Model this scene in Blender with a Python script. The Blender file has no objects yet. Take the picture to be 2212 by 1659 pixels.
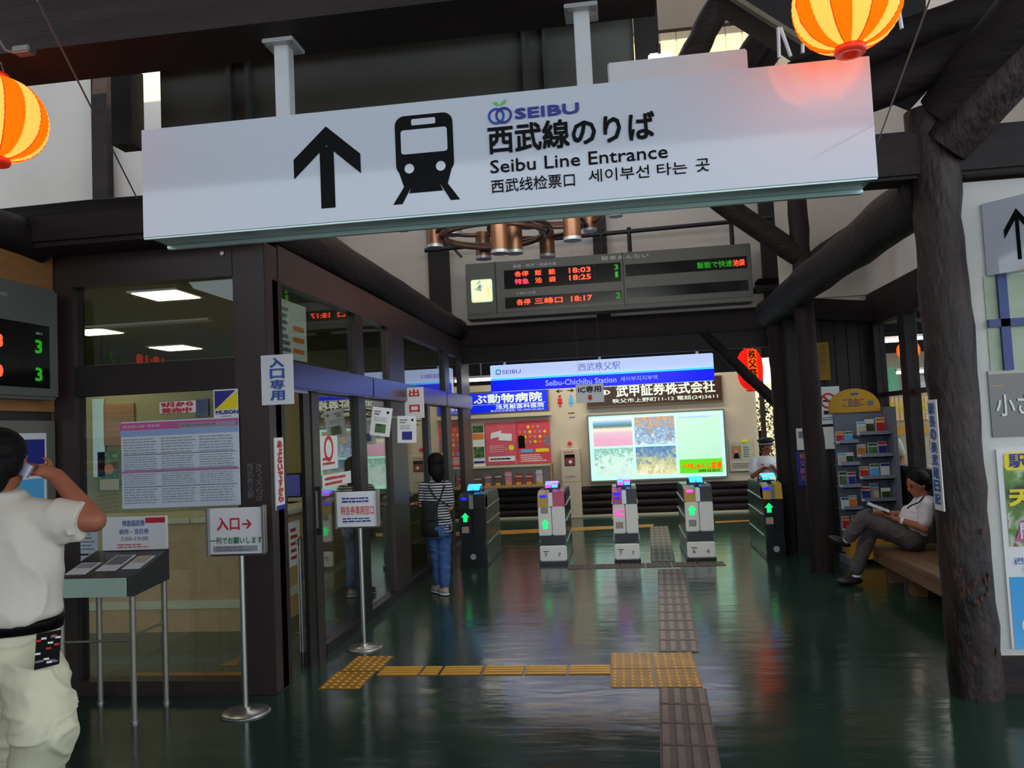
import bpy, bmesh, math, random
from mathutils import Vector as V, Matrix, noise
random.seed(7)
D = bpy.data
SC = bpy.context.scene
COL = SC.collection
R = math.radians

# ---------------------------------------------------------------- camera
F, W, H, CH = 1720.0, 2212, 1659, 1.6
yaw, pitch, roll = R(7.4828), R(3.2922), R(2.6531)
fwd = V((-math.sin(yaw)*math.cos(pitch), math.cos(yaw)*math.cos(pitch), math.sin(pitch)))
rt0 = V((math.cos(yaw), math.sin(yaw), 0)); up0 = rt0.cross(fwd)
rt = rt0*math.cos(roll) - up0*math.sin(roll)
up = up0*math.cos(roll) + rt0*math.sin(roll)
cam = D.objects.new('camera', D.cameras.new('camera')); COL.objects.link(cam)
cam.data.sensor_width = 36; cam.data.lens = 36*F/W; cam.data.clip_start = .05; cam.data.clip_end = 300
m = Matrix.Identity(4)
for i in range(3):
    m[i][0] = rt[i]; m[i][1] = up[i]; m[i][2] = -fwd[i]
m[0][3], m[1][3], m[2][3] = 0, 0, CH
cam.matrix_world = m
SC.camera = cam

def at(x, y, Y=None, X=None, Z=None):
    """the point in the room, on the plane Y=, X= or Z=, that was measured at photo pixel x, y"""
    d = fwd + rt*((x-W/2)/F) - up*((y-H/2)/F)
    t = Y/d.y if Y is not None else (X/d.x if X is not None else (Z-CH)/d.z)
    return d*t + V((0, 0, CH))

# ---------------------------------------------------------------- world, sun, exposure
w = D.worlds.new('world'); SC.world = w; w.use_nodes = True
nt = w.node_tree; bg = nt.nodes['Background']
bg.inputs[0].default_value = (.80, .90, 1.0, 1); bg.inputs[1].default_value = 2.1
sun = D.lights.new('sun', 'SUN'); sun.energy = 6; sun.angle = R(.6); sun.color = (1, .82, .58)
hl = D.lights.new('hall_lamp', 'AREA'); hl.shape = 'RECTANGLE'; hl.size = 2.2; hl.size_y = .4; hl.energy = 46; hl.color = (1, .95, .88)  # unseen fill light added to brighten the gates and gable, no fixture
ho = D.objects.new('hall_lamp', hl); COL.objects.link(ho); ho.location = (-.4, 5.0, 3.62); ho.rotation_euler = (R(68), 0, 0)
so = D.objects.new('sun', sun); COL.objects.link(so); so.rotation_euler = (R(45), 0, R(4))
SC.view_settings.view_transform = 'Standard'; SC.view_settings.look = 'None'
SC.view_settings.gamma = 1; SC.view_settings.exposure = 0
SC.view_settings.use_curve_mapping = False
SC.cycles.max_bounces = 8; SC.cycles.diffuse_bounces = 4; SC.cycles.glossy_bounces = 4
SC.cycles.transparent_max_bounces = 12; SC.cycles.transmission_bounces = 4
SC.cycles.caustics_reflective = False; SC.cycles.caustics_refractive = False
SC.cycles.sample_clamp_indirect = 4
SC.cycles.use_denoising = True

# ---------------------------------------------------------------- materials
MATS = {}
def srgb(c):
    return tuple(((v/255)/12.92 if v/255 < .04045 else ((v/255+.055)/1.055)**2.4) for v in c)
def M(name, col=(128, 128, 128), rough=.6, metal=0, var=0, vs=8, bump=0, bs=30, stretch=None, em=0, emcol=None, col2=None, spec=.5, coat=0):
    """procedural material. col in sRGB 0-255; var mixes towards col2 with noise; bump adds fine relief"""
    if name in MATS: return name
    mt = D.materials.new(name); mt.use_nodes = True; n = mt.node_tree.nodes; l = mt.node_tree.links
    b = n['Principled BSDF']; c = srgb(col)
    b.inputs['Base Color'].default_value = (*c, 1); b.inputs['Roughness'].default_value = rough
    b.inputs['Metallic'].default_value = metal; b.inputs['Specular IOR Level'].default_value = spec
    b.inputs['Coat Weight'].default_value = coat
    tc = n.new('ShaderNodeTexCoord'); mp = n.new('ShaderNodeMapping'); l.new(tc.outputs['Object'], mp.inputs[0])
    if stretch: mp.inputs['Scale'].default_value = stretch
    if var or col2:
        c2 = srgb(col2) if col2 else tuple(v*(1-var) for v in c)
        t = n.new('ShaderNodeTexNoise'); t.inputs['Scale'].default_value = vs; t.inputs['Detail'].default_value = 5
        r = n.new('ShaderNodeValToRGB'); l.new(mp.outputs[0], t.inputs[0]); l.new(t.outputs[0], r.inputs[0])
        r.color_ramp.elements[0].position = .35; r.color_ramp.elements[1].position = .65
        r.color_ramp.elements[0].color = (*c2, 1); r.color_ramp.elements[1].color = (*c, 1)
        l.new(r.outputs[0], b.inputs['Base Color'])
        if em: l.new(r.outputs[0], b.inputs['Emission Color'])
    elif em:
        b.inputs['Emission Color'].default_value = (*(srgb(emcol) if emcol else c), 1)
    if em: b.inputs['Emission Strength'].default_value = em
    if bump:
        t = n.new('ShaderNodeTexNoise'); t.inputs['Scale'].default_value = bs; t.inputs['Detail'].default_value = 6
        bp = n.new('ShaderNodeBump'); bp.inputs['Strength'].default_value = bump; bp.inputs['Distance'].default_value = .02
        l.new(mp.outputs[0], t.inputs[0]); l.new(t.outputs[0], bp.inputs['Height']); l.new(bp.outputs[0], b.inputs['Normal'])
    MATS[name] = mt
    return name
def ramp_mat(name, stops, scale, dim='noise', rough=.5, em=0, stretch=(1, 1, 1), detail=6, rot=0, grad=None, dist=0):
    """multi-colour noise print used for photographs on posters and light boxes"""
    mt = D.materials.new(name); mt.use_nodes = True; n = mt.node_tree.nodes; l = mt.node_tree.links
    b = n['Principled BSDF']; b.inputs['Roughness'].default_value = rough
    tc = n.new('ShaderNodeTexCoord'); mp = n.new('ShaderNodeMapping'); mp.inputs['Scale'].default_value = stretch; mp.inputs['Rotation'].default_value[1] = rot
    l.new(tc.outputs['Object'], mp.inputs[0])
    t = n.new('ShaderNodeTexNoise'); t.inputs['Scale'].default_value = scale; t.inputs['Detail'].default_value = detail; t.inputs['Distortion'].default_value = dist
    l.new(mp.outputs[0], t.inputs[0]); r = n.new('ShaderNodeValToRGB')
    fac = t.outputs[0]
    if grad:   # (z0, z1, weight): the picture changes from bottom to top
        sx = n.new('ShaderNodeSeparateXYZ'); l.new(tc.outputs['Object'], sx.inputs[0])
        mr = n.new('ShaderNodeMapRange'); l.new(sx.outputs[2], mr.inputs[0]); mr.inputs[1].default_value = grad[0]; mr.inputs[2].default_value = grad[1]
        mx = n.new('ShaderNodeMix'); mx.data_type = 'FLOAT'; mx.inputs[0].default_value = grad[2]; l.new(t.outputs[0], mx.inputs[2]); l.new(mr.outputs[0], mx.inputs[3]); fac = mx.outputs[0]
    l.new(fac, r.inputs[0]); cr = r.color_ramp
    while len(cr.elements) < len(stops): cr.elements.new(.5)
    for e, (p, c) in zip(cr.elements, stops): e.position = p; e.color = (*srgb(c), 1)
    l.new(r.outputs[0], b.inputs['Base Color'])
    if em: l.new(r.outputs[0], b.inputs['Emission Color']); b.inputs['Emission Strength'].default_value = em
    MATS[name] = mt
    return name
def glass_mat(name, tint=(.86, .9, .88), ior=1.5, rough=.0, boost=1.0):
    mt = D.materials.new(name); mt.use_nodes = True; n = mt.node_tree.nodes; l = mt.node_tree.links; n.clear()
    o = n.new('ShaderNodeOutputMaterial'); mx = n.new('ShaderNodeMixShader'); tr = n.new('ShaderNodeBsdfTransparent'); g = n.new('ShaderNodeBsdfGlossy'); f = n.new('ShaderNodeLayerWeight')
    tr.inputs[0].default_value = (*tint, 1); g.inputs['Roughness'].default_value = rough; f.inputs['Blend'].default_value = .5; pw = n.new('ShaderNodeMath'); pw.operation = 'POWER'; pw.inputs[1].default_value = 4.0; ad = n.new('ShaderNodeMath'); ad.operation = 'MULTIPLY_ADD'; ad.inputs[1].default_value = .92; ad.inputs[2].default_value = .045
    mu = n.new('ShaderNodeMath'); mu.operation = 'MULTIPLY'; mu.inputs[1].default_value = boost; mu.use_clamp = True
    l.new(f.outputs['Facing'], pw.inputs[0]); l.new(pw.outputs[0], ad.inputs[0]); l.new(ad.outputs[0], mu.inputs[0]); l.new(mu.outputs[0], mx.inputs[0]); l.new(tr.outputs[0], mx.inputs[1]); l.new(g.outputs[0], mx.inputs[2]); l.new(mx.outputs[0], o.inputs[0])
    MATS[name] = mt; return name
def lantern_mat(name, col, em):
    mt = D.materials.new(name); mt.use_nodes = True; n = mt.node_tree.nodes; l = mt.node_tree.links; n.clear()
    o = n.new('ShaderNodeOutputMaterial'); ad = n.new('ShaderNodeAddShader'); mx = n.new('ShaderNodeMixShader')
    d = n.new('ShaderNodeBsdfDiffuse'); t = n.new('ShaderNodeBsdfTranslucent'); e = n.new('ShaderNodeEmission')
    c = (*srgb(col), 1)
    for q in (d, t): q.inputs[0].default_value = c
    e.inputs[0].default_value = c; e.inputs[1].default_value = em; mx.inputs[0].default_value = .6
    l.new(d.outputs[0], mx.inputs[1]); l.new(t.outputs[0], mx.inputs[2]); l.new(mx.outputs[0], ad.inputs[0]); l.new(e.outputs[0], ad.inputs[1]); l.new(ad.outputs[0], o.inputs[0])
    MATS[name] = mt; return name

def floor_mat():
    mt = D.materials.new('floor_paint'); mt.use_nodes = True; n = mt.node_tree.nodes; l = mt.node_tree.links; b = n['Principled BSDF']
    tc = n.new('ShaderNodeTexCoord')
    t = n.new('ShaderNodeTexNoise'); t.inputs['Scale'].default_value = 1.3; t.inputs['Detail'].default_value = 6; l.new(tc.outputs['Object'], t.inputs[0])
    r = n.new('ShaderNodeValToRGB'); r.color_ramp.elements[0].color = (.014, .034, .024, 1); r.color_ramp.elements[1].color = (.026, .054, .038, 1)
    r.color_ramp.elements[0].position = .3; r.color_ramp.elements[1].position = .7
    l.new(t.outputs[0], r.inputs[0]); l.new(r.outputs[0], b.inputs['Base Color'])
    mr = n.new('ShaderNodeMapRange'); mr.inputs[3].default_value = .11; mr.inputs[4].default_value = .21; l.new(t.outputs[0], mr.inputs[0]); l.new(mr.outputs[0], b.inputs['Roughness'])
    t2 = n.new('ShaderNodeTexNoise'); t2.inputs['Scale'].default_value = 3.2; t2.inputs['Detail'].default_value = 3
    mp = n.new('ShaderNodeMapping'); mp.inputs['Scale'].default_value = (.6, 1.8, 1); l.new(tc.outputs['Object'], mp.inputs[0]); l.new(mp.outputs[0], t2.inputs[0])
    bp = n.new('ShaderNodeBump'); bp.inputs['Strength'].default_value = .35; bp.inputs['Distance'].default_value = .012
    l.new(t2.outputs[0], bp.inputs['Height']); l.new(bp.outputs[0], b.inputs['Normal'])
    b.inputs['Specular IOR Level'].default_value = .6
    MATS['floor_paint'] = mt
floor_mat()
lantern_mat('skylight', (220, 222, 226), 0)
M('log', (44, 33, 31), .68, spec=.25, var=.5, vs=3, bump=.5, bs=14, stretch=(3, 3, .5))
M('log_h', (42, 33, 32), .68, spec=.25, var=.5, vs=3, bump=.5, bs=14, stretch=(.6, .6, 3))
M('log_worn', (64, 49, 46), .5, spec=.35, col2=(24, 17, 16), vs=2.2, bump=.9, bs=9, stretch=(3, 3, 1))
M('rust', (84, 50, 36), .8, var=.4, vs=30)
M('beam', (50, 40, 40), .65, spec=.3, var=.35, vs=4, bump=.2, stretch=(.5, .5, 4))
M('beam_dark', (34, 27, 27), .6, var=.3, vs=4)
M('frame_metal', (58, 46, 44), .4, var=.15, vs=2)
M('frame_dark', (30, 25, 24), .4)
M('plaster', (222, 212, 204), .9, var=.08, vs=2, bump=.1, bs=60)
M('plaster_warm', (205, 192, 166), .85, var=.06, vs=2)
M('plaster_post', (222, 218, 212), .9, var=.1, vs=3, bump=.25, bs=80)
M('sheet_grey', (104, 106, 98), .5, var=.15, vs=1.5)
M('sheet_rib', (84, 87, 86), .45)
M('roof_board', (70, 62, 54), .8, var=.4, vs=5, stretch=(1, 6, 1))
M('roof_lt', (140, 130, 110), .8, var=.2)
M('siding', (236, 214, 180), .8, var=.05)
M('white', (235, 236, 238), .5)
M('white_gloss', (208, 213, 224), .06, spec=.6, coat=.3)
M('white_paper', (232, 232, 230), .6)
M('sign_alu', (178, 198, 192), .35, metal=.4)
M('sign_alu_edge', (190, 214, 210), .3, metal=.5)
M('hanger', (205, 206, 208), .45, var=.06)
M('black', (6, 6, 7), .5, spec=.12); M('ink', (9, 9, 11), .5, spec=.12); M('screen', (9, 8, 8), .2)
M('navy', (44, 48, 140), .5); M('blue_ink', (40, 90, 170), .5); M('blue_logo', (20, 70, 170), .5); M('leaf_ink', (90, 200, 60), .5)
M('red_ink', (205, 40, 45), .5); M('green_ink', (40, 110, 60), .5); M('grey_ink', (120, 122, 130), .6); M('grey_ink_lt', (160, 160, 166), .6)
M('pink_ink', (206, 92, 160), .5); M('yellow_ink', (245, 225, 30), .5); M('orange_ink', (235, 130, 30), .5); M('sky_ink', (90, 180, 235), .5)
M('steel', (178, 178, 174), .3, metal=.9, var=.1); M('steel_dull', (150, 146, 136), .45, metal=.7); M('steel_dark', (100, 98, 96), .35, metal=.8)
M('bronze', (112, 76, 52), .42, metal=.5, var=.25, vs=6); M('bronze_dk', (100, 72, 58), .4, metal=.5, var=.2); M('grey_ring', (140, 146, 152), .4, metal=.3)
M('board_grey', (112, 112, 108), .45, metal=.2); M('board_edge', (120, 118, 114), .5)
M('led_red', (255, 70, 40), .5, em=2.2); M('led_pink', (255, 50, 80), .5, em=2.2); M('led_green', (50, 190, 35), .5, em=.35)
M('led_soft', (60, 190, 50), .5, em=.45)
M('tube_light', (255, 250, 230), .5, em=9); M('panel_light', (255, 238, 190), .5, em=7); M('tube_white', (250, 252, 255), .5, em=7)
M('lit_white', (190, 208, 250), .3, em=.85); M('lit_blue', (0, 12, 235), .3, em=1.0); M('lit_cyan', (60, 205, 250), .3, em=1.0); M('lit_letters', (150, 170, 250), .3, em=.9)
M('lit_navy', (110, 110, 190), .4, em=.45)
M('lit_blue2', (0, 30, 205), .3, em=.7); M('lit_sheet', (180, 224, 196), .3, em=.7); M('lit_frame', (176, 240, 212), .3, em=.95); M('lit_green', (100, 215, 20), .4, em=.6)
M('sign_brown', (66, 36, 24), .35); M('cream_letters', (226, 240, 214), .4, em=.35); M('brass_frame', (120, 100, 60), .4, metal=.5)
M('gate_white', (248, 246, 238), .35); M('gate_green', (70, 96, 90), .25, metal=.3, var=.1); M('gate_dark', (16, 16, 17), .3); M('gate_silver', (170, 176, 176), .25, metal=.8)
M('gate_gold', (200, 160, 50), .35); M('gate_pink', (205, 70, 110), .35); M('led_blue', (20, 30, 255), .3, em=1.6); M('led_sky', (60, 170, 255), .3, em=1.8); M('led_violet', (200, 70, 255), .3, em=1.6)
M('arrow_green', (20, 235, 120), .3, em=1.1); M('ic_pink', (245, 80, 190), .3, em=.7)
M('yellow_tile', (176, 122, 34), .42, var=.3, vs=5); M('yellow_dome', (226, 172, 60), .35, var=.15, vs=5); M('brown_dome', (128, 106, 94), .4, var=.2, vs=6); M('brown_tile', (106, 88, 80), .5, var=.25, vs=6)
M('bench_wood', (128, 96, 64), .55, var=.35, vs=3, stretch=(6, .6, 6)); M('wood_orange', (176, 124, 74), .5, var=.25, vs=3, stretch=(1, 1, 6))
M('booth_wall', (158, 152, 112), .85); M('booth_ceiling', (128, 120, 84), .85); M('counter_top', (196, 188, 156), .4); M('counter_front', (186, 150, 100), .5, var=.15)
M('alu_blue', (84, 86, 124), .25, metal=.7)
M('skin', (206, 140, 108), .55, var=.08, vs=20); M('skin_tan', (164, 98, 70), .55, var=.08, vs=20); M('hair', (14, 12, 12), .6, spec=.15, var=.3, vs=60)
M('table_front', (186, 212, 196), .4)
M('shirt_cream', (218, 208, 194), .85, var=.04, vs=6, bump=.25, bs=9); M('trousers_cream', (226, 220, 188), .85, var=.05, bump=.35, bs=6); M('shirt_white', (216, 208, 212), .8, bump=.2, bs=12)
M('trousers_grey', (84, 76, 76), .8, bump=.2, bs=10); M('apron', (20, 22, 30), .8); M('jeans', (58, 92, 150), .8, var=.3, vs=12); M('trousers_navy', (22, 24, 32), .8); M('cap', (28, 28, 30), .6)
M('shoe_dark', (40, 30, 28), .4); M('shoe_white', (215, 212, 210), .6); M('shoe_grey', (150, 146, 146), .6); M('phone', (170, 172, 186), .3, metal=.4)
M('gold', (150, 116, 40), .4, metal=.6); M('rack_grey', (128, 134, 148), .45, metal=.2); M('rack_yellow', (216, 160, 40), .5)
M('rope', (150, 130, 110), .8); M('wire', (110, 105, 100), .6); M('foliage', (70, 110, 40), .8, col2=(24, 48, 20), vs=3, bump=.6)
M('blue_frame', (44, 62, 130), .4); M('window_lit', (196, 204, 190), .6, col2=(150, 168, 120), vs=2.5)
glass_mat('glass', (.80, .84, .80), 1.55, 0, 1.25); glass_mat('case_glass', (.9, .92, .92), 1.5, 0, 1.0)
lantern_mat('lantern_orange', (255, 104, 10), .62); lantern_mat('lantern_cream', (255, 178, 92), .66); lantern_mat('lantern_red', (228, 40, 32), .30)
M('lantern_rim', (225, 50, 20), .35, em=.25); M('lantern_seam', (235, 80, 10), .6, em=.35)

# ---------------------------------------------------------------- mesh builder
_tc = {}
def text_geo(s, bold):
    k = (s, bold)
    if k not in _tc:
        cu = D.curves.new('t', 'FONT'); cu.body = s; cu.resolution_u = 2; cu.offset = bold
        o = D.objects.new('t', cu); COL.objects.link(o)
        dg = bpy.context.evaluated_depsgraph_get()
        me = D.meshes.new_from_object(o.evaluated_get(dg))
        vs = [tuple(v.co[:2]) for v in me.vertices]; fs = [tuple(p.vertices) for p in me.polygons]
        D.objects.remove(o); D.curves.remove(cu); D.meshes.remove(me)
        _tc[k] = (vs, fs)
    return _tc[k]

class MB:
    def __init__(s): s.v = []; s.f = []; s.m = []; s.mats = []; s.sm = []
    def mi(s, mat):
        if mat not in s.mats: s.mats.append(mat)
        return s.mats.index(mat)
    def add(s, vs, fs, mat, smooth=False):
        b = len(s.v); s.v += [tuple(v) for v in vs]; k = s.mi(mat)
        for f in fs: s.f.append(tuple(i+b for i in f)); s.m.append(k); s.sm.append(smooth)
        return s
    def box(s, a, b, mat, bev=0):
        x0, x1 = sorted((a[0], b[0])); y0, y1 = sorted((a[1], b[1])); z0, z1 = sorted((a[2], b[2]))
        if bev:
            bm = bmesh.new(); bmesh.ops.create_cube(bm, size=1)
            for v in bm.verts: v.co = V((x0+(v.co.x+.5)*(x1-x0), y0+(v.co.y+.5)*(y1-y0), z0+(v.co.z+.5)*(z1-z0)))
            bmesh.ops.bevel(bm, geom=bm.edges, offset=bev, segments=2, affect='EDGES')
            bm.verts.index_update(); s.add([v.co for v in bm.verts], [[v.index for v in f.verts] for f in bm.faces], mat); bm.free(); return s
        vs = [(x, y, z) for x in (x0, x1) for y in (y0, y1) for z in (z0, z1)]
        return s.add(vs, [(0, 1, 3, 2), (4, 6, 7, 5), (0, 4, 5, 1), (2, 3, 7, 6), (0, 2, 6, 4), (1, 5, 7, 3)], mat)
    def obox(s, p, q, w, h, mat, upv=(0, 0, 1)):
        """box beam from p to q, w wide, h high"""
        p, q = V(p), V(q); d = (q-p).normalized(); sd = d.cross(V(upv)).normalized(); u = sd.cross(d)
        vs = [e + sd*a*w/2 + u*b*h/2 for e in (p, q) for a in (-1, 1) for b in (-1, 1)]
        return s.add(vs, [(0, 1, 3, 2), (4, 6, 7, 5), (0, 4, 5, 1), (2, 3, 7, 6), (0, 2, 6, 4), (1, 5, 7, 3)], mat)
    def tube(s, p, q, r0, mat, r1=None, n=14, cap=True, wob=0, seg=1, seed=0):
        p, q = V(p), V(q); r1 = r0 if r1 is None else r1; d = (q-p).normalized()
        a = d.cross(V((0, 0, 1))) if abs(d.z) < .95 else d.cross(V((1, 0, 0))); a.normalize(); b = d.cross(a)
        rn = random.Random(seed); vs = []
        for k in range(seg+1):
            t = k/seg; c = p.lerp(q, t) + (a*rn.uniform(-wob, wob) + b*rn.uniform(-wob, wob))*.5; r = r0+(r1-r0)*t + rn.uniform(-wob, wob)*.35
            for i in range(n):
                an = 2*math.pi*i/n; rr = r*(1+ (rn.uniform(-1, 1)*wob*.6 if wob else 0)); vs.append(c + (a*math.cos(an)+b*math.sin(an))*rr)
        fs = [(k*n+i, k*n+(i+1) % n, (k+1)*n+(i+1) % n, (k+1)*n+i) for k in range(seg) for i in range(n)]
        s.add(vs, fs, mat, True)
        if cap:
            s.add(vs[:n], [tuple(range(n))[::-1]], mat); s.add(vs[-n:], [tuple(range(n))], mat)
        return s
    def path(s, pts, r, mat, n=8):
        for p, q in zip(pts, pts[1:]): s.tube(p, q, r, mat, n=n)
        return s
    def ball(s, c, r, mat, n=14, rot=None, zlo=-1, zhi=1):
        r = (r, r, r) if isinstance(r, (int, float)) else r; k = n//2; vs = []; m3 = rot or Matrix.Identity(3)
        for j in range(k+1):
            z = zlo+(zhi-zlo)*(.5-.5*math.cos(math.pi*j/k)); rr = math.sqrt(max(0, 1-z*z))
            for i in range(n):
                an = 2*math.pi*i/n; vs.append(V(c)+m3 @ V((r[0]*rr*math.cos(an), r[1]*rr*math.sin(an), r[2]*z)))
        fs = [(j*n+i, j*n+(i+1) % n, (j+1)*n+(i+1) % n, (j+1)*n+i) for j in range(k) for i in range(n)]
        fs += [tuple(range(n))[::-1], tuple(range(k*n, k*n+n))]
        return s.add(vs, fs, mat, True)
    def lathe(s, prof, c, mat, n=28, matf=None, a0=0):
        vs = []; k = len(prof)
        for r, z in prof:
            for i in range(n):
                an = a0+2*math.pi*i/n; vs.append((c[0]+r*math.cos(an), c[1]+r*math.sin(an), c[2]+z))
        for j in range(k-1):
            for i in range(n):
                pass
        if matf:
            b = len(s.v); s.v += vs
            for j in range(k-1):
                for i in range(n):
                    s.f.append((b+j*n+i, b+j*n+(i+1) % n, b+(j+1)*n+(i+1) % n, b+(j+1)*n+i)); s.m.append(s.mi(matf(i/n, j))); s.sm.append(True)
            return s
        return s.add(vs, [(j*n+i, j*n+(i+1) % n, (j+1)*n+(i+1) % n, (j+1)*n+i) for j in range(k-1) for i in range(n)], mat, True)
    def loft(s, rings, mat, n=18, smooth=True):
        """rings: (centre, rx, ry[, rotation about z]) stacked; closed body"""
        vs = []
        for g in rings:
            c, rx, ry = g[0], g[1], g[2]; ro = g[3] if len(g) > 3 else 0
            for i in range(n):
                an = 2*math.pi*i/n; x, y = rx*math.cos(an), ry*math.sin(an)
                vs.append((c[0]+x*math.cos(ro)-y*math.sin(ro), c[1]+x*math.sin(ro)+y*math.cos(ro), c[2]))
        k = len(rings)
        fs = [(j*n+i, j*n+(i+1) % n, (j+1)*n+(i+1) % n, (j+1)*n+i) for j in range(k-1) for i in range(n)] + [tuple(range(n))[::-1], tuple(range((k-1)*n, k*n))]
        return s.add(vs, fs, mat, smooth)
    def prism(s, pts, nrm, depth, mat):
        """polygon pts extruded by depth against the direction nrm"""
        n = len(pts); nv = V(nrm)*depth; vs = [V(p) for p in pts] + [V(p)-nv for p in pts]
        return s.add(vs, [tuple(range(n)), tuple(range(n, 2*n))[::-1]] + [(i, n+i, n+(i+1) % n, (i+1) % n) for i in range(n)], mat)
    def poly(s, pts, mat): return s.add(pts, [tuple(range(len(pts)))], mat)

class Face:
    """a flat face in the room: origin (lower left), right vector, up vector, metres"""
    def __init__(s, o, ux=(1, 0, 0), uy=(0, 0, 1), eps=.0025):
        s.o = V(o); s.ux = V(ux).normalized(); s.uy = V(uy).normalized(); s.n = s.ux.cross(s.uy).normalized(); s.eps = eps
    def p(s, u, v, k=1): return s.o + s.ux*u + s.uy*v + s.n*s.eps*k
    def rect(s, mb, u0, v0, u1, v1, mat, k=1): mb.poly([s.p(u0, v0, k), s.p(u1, v0, k), s.p(u1, v1, k), s.p(u0, v1, k)], mat)
    def poly(s, mb, pts, mat, k=1): mb.poly([s.p(u, v, k) for u, v in pts], mat)
    def disc(s, mb, u, v, r, mat, k=1, n=24, ry=None):
        ry = ry or r; mb.poly([s.p(u+r*math.cos(2*math.pi*i/n), v+ry*math.sin(2*math.pi*i/n), k) for i in range(n)], mat)
    def ring(s, mb, u, v, r0, r1, mat, k=1, n=28, sx=1):
        vs = [s.p(u+r*sx*math.cos(2*math.pi*i/n), v+r*math.sin(2*math.pi*i/n), k) for r in (r0, r1) for i in range(n)]
        mb.add(vs, [(i, n+i, n+(i+1) % n, (i+1) % n) for i in range(n)], mat)
    def text(s, mb, txt, u, v, w, h, mat, k=2, bold=0, skew=0, up=False):
        vs, fs = text_geo(txt, 0)
        if not vs: return
        x0 = min(a[0] for a in vs); x1 = max(a[0] for a in vs); y0 = min(a[1] for a in vs); y1 = max(a[1] for a in vs)
        sh = bold*.75*w/(x1-x0)
        for i, (dx, dy) in enumerate(((0, 0),) if not bold else ((-1, -1), (1, -1), (-1, 1), (1, 1))):
            mb.add([s.p(u+((a-x0)/(x1-x0)+skew*(b-y0)/(y1-y0))*w+dx*sh, v+(b-y0)/(y1-y0)*h+dy*sh, k+i*.06) for a, b in vs], fs, mat)
    def vtext(s, mb, txt, u, v_top, w, h, mat, k=2, bold=0, gap=1.12):
        for i, c in enumerate(txt): s.text(mb, c, u, v_top-h-i*h*gap, w, h, mat, k, bold)
    def lines(s, mb, u0, v0, u1, v1, n, mat, k=2, fill=.55, seed=0, cols=1, minw=.6):
        """rows of print too small to read"""
        rn = random.Random(seed); dv = (v1-v0)/n; du = (u1-u0)/cols
        for i in range(n):
            for c in range(cols):
                a = u0+c*du+du*.04; b = a+du*.9*rn.uniform(minw, 1); vv = v0+i*dv+dv*(1-fill)/2
                x = a
                while x < b-.002:
                    y = min(b, x+rn.uniform(.012, .05)*max(1, (u1-u0)*1.2)); s.rect(mb, x, vv, y, vv+dv*fill*rn.uniform(.75, 1), mat, k); x = y+.006

def tag(o, label=None, cat=None, group=None, kind=None):
    for k, x in (('label', label), ('category', cat), ('group', group), ('kind', kind)):
        if x: o[k] = x
    return o
def build(mb, name, parent=None, label=None, cat=None, group=None, kind=None, loc=None, data=None):
    me = D.meshes.new(name)
    base = V(loc) if loc is not None else (V(parent['_w']) if parent is not None else V((0, 0, 0)))
    me.from_pydata([tuple(V(v)-base) for v in mb.v], [], mb.f)
    for mt in mb.mats: me.materials.append(MATS[mt])
    me.polygons.foreach_set('material_index', mb.m); me.polygons.foreach_set('use_smooth', mb.sm)
    me.update()
    o = D.objects.new(name, me); COL.objects.link(o)
    if parent is not None:
        o.parent = parent; o.location = base-V(parent['_w'])
    else: o.location = base
    o['_w'] = list(base)
    return tag(o, label, cat, group, kind)
def empty(name, loc, label, cat, group=None):
    o = D.objects.new(name, None); COL.objects.link(o); o.location = loc; o.empty_display_size = .1; o['_w'] = list(loc)
    return tag(o, label, cat, group)
def part(parent, name, fn, label=None, kind=None):
    mb = MB(); fn(mb); return build(mb, name, parent, label=label, kind=kind)
def blob(name, mb, parent, vox=.012, it=4, label=None):
    """one continuous skin around overlapping closed shapes"""
    o = build(mb, name, parent, label=label)
    me0 = o.data
    md = o.modifiers.new('r', 'REMESH'); md.mode = 'VOXEL'; md.voxel_size = vox; md.use_smooth_shade = True
    if it:
        s2 = o.modifiers.new('s', 'SMOOTH'); s2.iterations = it; s2.factor = .5
    dg = bpy.context.evaluated_depsgraph_get()
    me = D.meshes.new_from_object(o.evaluated_get(dg)); o.modifiers.clear(); o.data = me; D.meshes.remove(me0); me.name = name
    if not me.materials: me.materials.append(MATS[mb.mats[0]])
    return o
def struct(name, mb, parent=None): return build(mb, name, parent, kind='structure' if parent is None else None)
def ln(name, p, q, r, mat, label, cat='cable', group=None):
    mb = MB(); mb.tube(p, q, r, mat, n=6); c = (V(p)+V(q))/2
    return build(mb, name, None, label, cat, group, loc=q if q[2] < p[2] else p)

# ================================================================ SETTING
mb = MB(); mb.box((-9.5, -9, -.3), (14, 24, 0), 'floor_paint'); floor = struct('floor', mb)
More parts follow.
